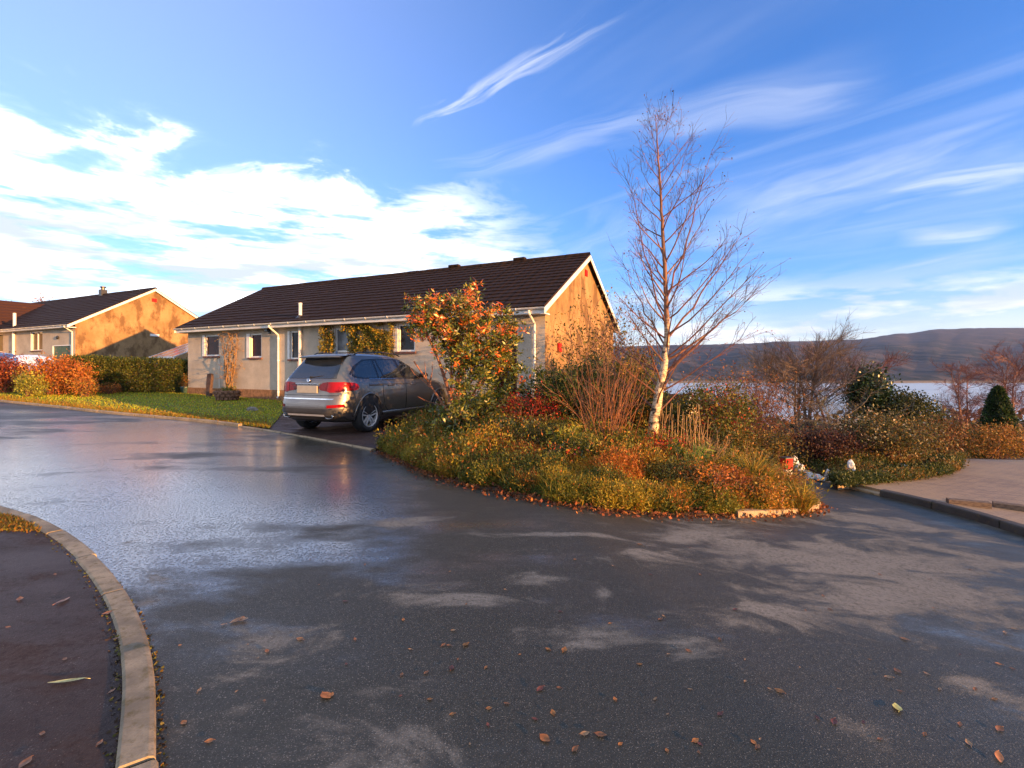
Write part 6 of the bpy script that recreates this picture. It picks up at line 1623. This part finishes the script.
# standing slate
x, y = at(209.3, 20.2); z0 = lawnz(x, y); hgt = zpix(374, 20.2)-z0
mb = MB(); rows = []
for t in np.linspace(0, 1, 9):
    t = float(t); w_ = .10+.06*t-.06*max(0, t-.82)*4; th = .07-.015*t; dx = .05*t-.02*math.sin(t*5)
    rows.append([(dx-w_, -th, t*hgt-.06*(t < .01)), (dx+w_*.9, -th*.8, t*(hgt+.03)-.06*(t < .01)), (dx+w_, th, t*hgt-.06*(t < .01)), (dx-w_*.95, th, t*(hgt-.05)-.06*(t < .01)), (dx-w_, -th, t*hgt-.06*(t < .01))])
mb.grid(rows); mb.face(rows[-1][:4]); o = mb.build('standing_stone', M['slate'], None, bevel=.01); o.location = (x, y, z0); o.rotation_euler = (0, 0, -PHI); tag(o, 'upright dark red-brown slab of stone standing on the lawn before the wall', 'stone')
x, y = at(252.5, 15.1); rock('lawn_stone', 'flat grey stone lying on the lawn near the driveway', 'stone', (x, y, lawnz(x, y)+.03), .16, .12, .09, M['stone'], seed=2)
# pot by the house corner
x, y = at(185, 22.0); z0 = zg(x, y)+.08; pp = thing('plant_pot', 'glazed green pot with a rusty bush by the corner of the bungalow', 'pot', (x, y, z0))
mb = MB(); mb.lathe([(.0,0),(.13,0),(.19,.25),(.2,.30),(.17,.30),(.0,.26)], 20); mb.build('pot', M['bluepot'], pp, smooth=True)
P, i_, C = clumps((0,0,.55), (.24,.24,.3), 26, 26, .06, .2); leaves('foliage', P, .07, [(.26,.10,.02),(.16,.09,.02),(.10,.10,.02)], M['leaf'], pp, .5, .4, .2)
mb = MB()
for c in C[:12]: mb.tube([(0,0,.22), tuple(c*.6+np.array([0,0,.1])), tuple(c)], [.008,.006,.003], 4, cap=False)
mb.build('stems', M['twig'], pp)
# red and white marker post by the lane
x, y = at(786.5, 8.0); zb_ = zpix(474.5, 8.0); zt = zpix(457.5, 8.0); z0 = gz(x, y)
mp = thing('marker_post', 'short square post with a red upper half and white lower half at the island end', 'post', (x, y, z0), .25)
mb = MB(); mb.box(-.065,.065,-.055,.055,-.1, zb_-z0+.09); mb.build('white_base', M['white'], mp, bevel=.008)
mb = MB(); mb.box(-.072,.072,-.062,.062, zb_-z0+.092, zt-z0-.012); mb.face([(-.05,-.0625,zb_-z0+.11),(.05,-.0625,zb_-z0+.11),(.05,-.0625,zt-z0-.03),(-.05,-.0625,zt-z0-.03)]); mb.build('red_head', M['red'], mp, bevel=.006)
mb = MB(); mb.box(-.08,.08,-.07,.07, zt-z0-.011, zt-z0+.008); mb.build('cap', M['darkmetal'], mp, bevel=.004)
# white stones lining the lane
labs = ['upper white painted stone behind the red and white post', 'lumpy white stone right of the red and white post', 'low white stone at the lane edge under the dark bush', 'white stone next along the lane edge under the dark bush', 'tall pointed white stone at the corner of lane and brick drive', 'white stone with dark top at the foot of the bank', 'long flat white stone at the bank foot', 'white slab lying on the edge of the brick drive', 'small white stone between the lane and the dark bush']
for k, (px, py, wp, hp, d) in enumerate([(794,459,9,10,9.2),(800,466,9,8,9.0),(809,474,9,8,8.9),(818,476,8,6,8.9),(828,473,6,12,9.1),(851,474,9,14,9.1),(868,481,22,4,9.0),(902,477.5,11,3.5,10.0),(822,478,6,5,8.8)]):
    x, y = at(px, d); z_ = gz(x, y); zc_ = zpix(py+hp/2, d)
    rock('white_stone', labs[k], 'stone', (x, y, max(z_, zc_)+hp/F*d*.18), wp/F*d*.5, wp/F*d*.42, hp/F*d*.62, M['whitestone'], 'white stones edging the lane', k+1)
# white stake on the bank
x, y = at(937, 12.3); z_ = gz(x, y); mb = MB(); mb.box(-.022,.022,-.022,.022,-.05, zpix(445, 12.3)-z_); mb.face([(-.022,-.022,0),(.022,-.022,0),(.022,-.022,.01),(-.022,-.022,.01)]); o = mb.build('marker_stake', M['white'], None, bevel=.006); o.location = (x, y, z_); o.rotation_euler = (0, .06, .3); tag(o, 'thin white stake at the right end of the bank', 'stake')
# timber sleepers on the brick drive
def sleeper(px0, py0, px1, py1, lab, hgt, end):
    a = Vector(G(px0, py0, .09)); b = Vector(G(px1, py1, .09)); L = (b-a).length; ang = math.atan2((b-a).y, (b-a).x)
    mb = MB(); n_ = 12; rows = []
    for i in range(n_+1):
        t = i/n_; j = .006*mnoise.noise(Vector((t*5, lab.__len__(), 0)))
        rows.append([(L*t, -.0, -.05), (L*t, -.0+j, hgt-.01), (L*t, .012, hgt+j), (L*t, .12, hgt-j), (L*t, .13+j, hgt-.012), (L*t, .13, -.05)])
    mb.grid(rows); mb.face(rows[0]); mb.face(rows[-1][::-1])
    o = mb.build('timber_sleeper', M['timber'], None); recalc(o); o.location = (a.x, a.y, zg(*a)+.085); o.rotation_euler = (0, 0, ang)
    tag(o, lab, 'timber', 'timber sleepers on the brick drive')
sleeper(949, 503.5, 992, 509, 'left timber sleeper with a dark end laid on the brick drive', .065, 0)
sleeper(993.5, 507, 1034, 513, 'right dark timber sleeper laid at the edge of the frame', .07, 1)
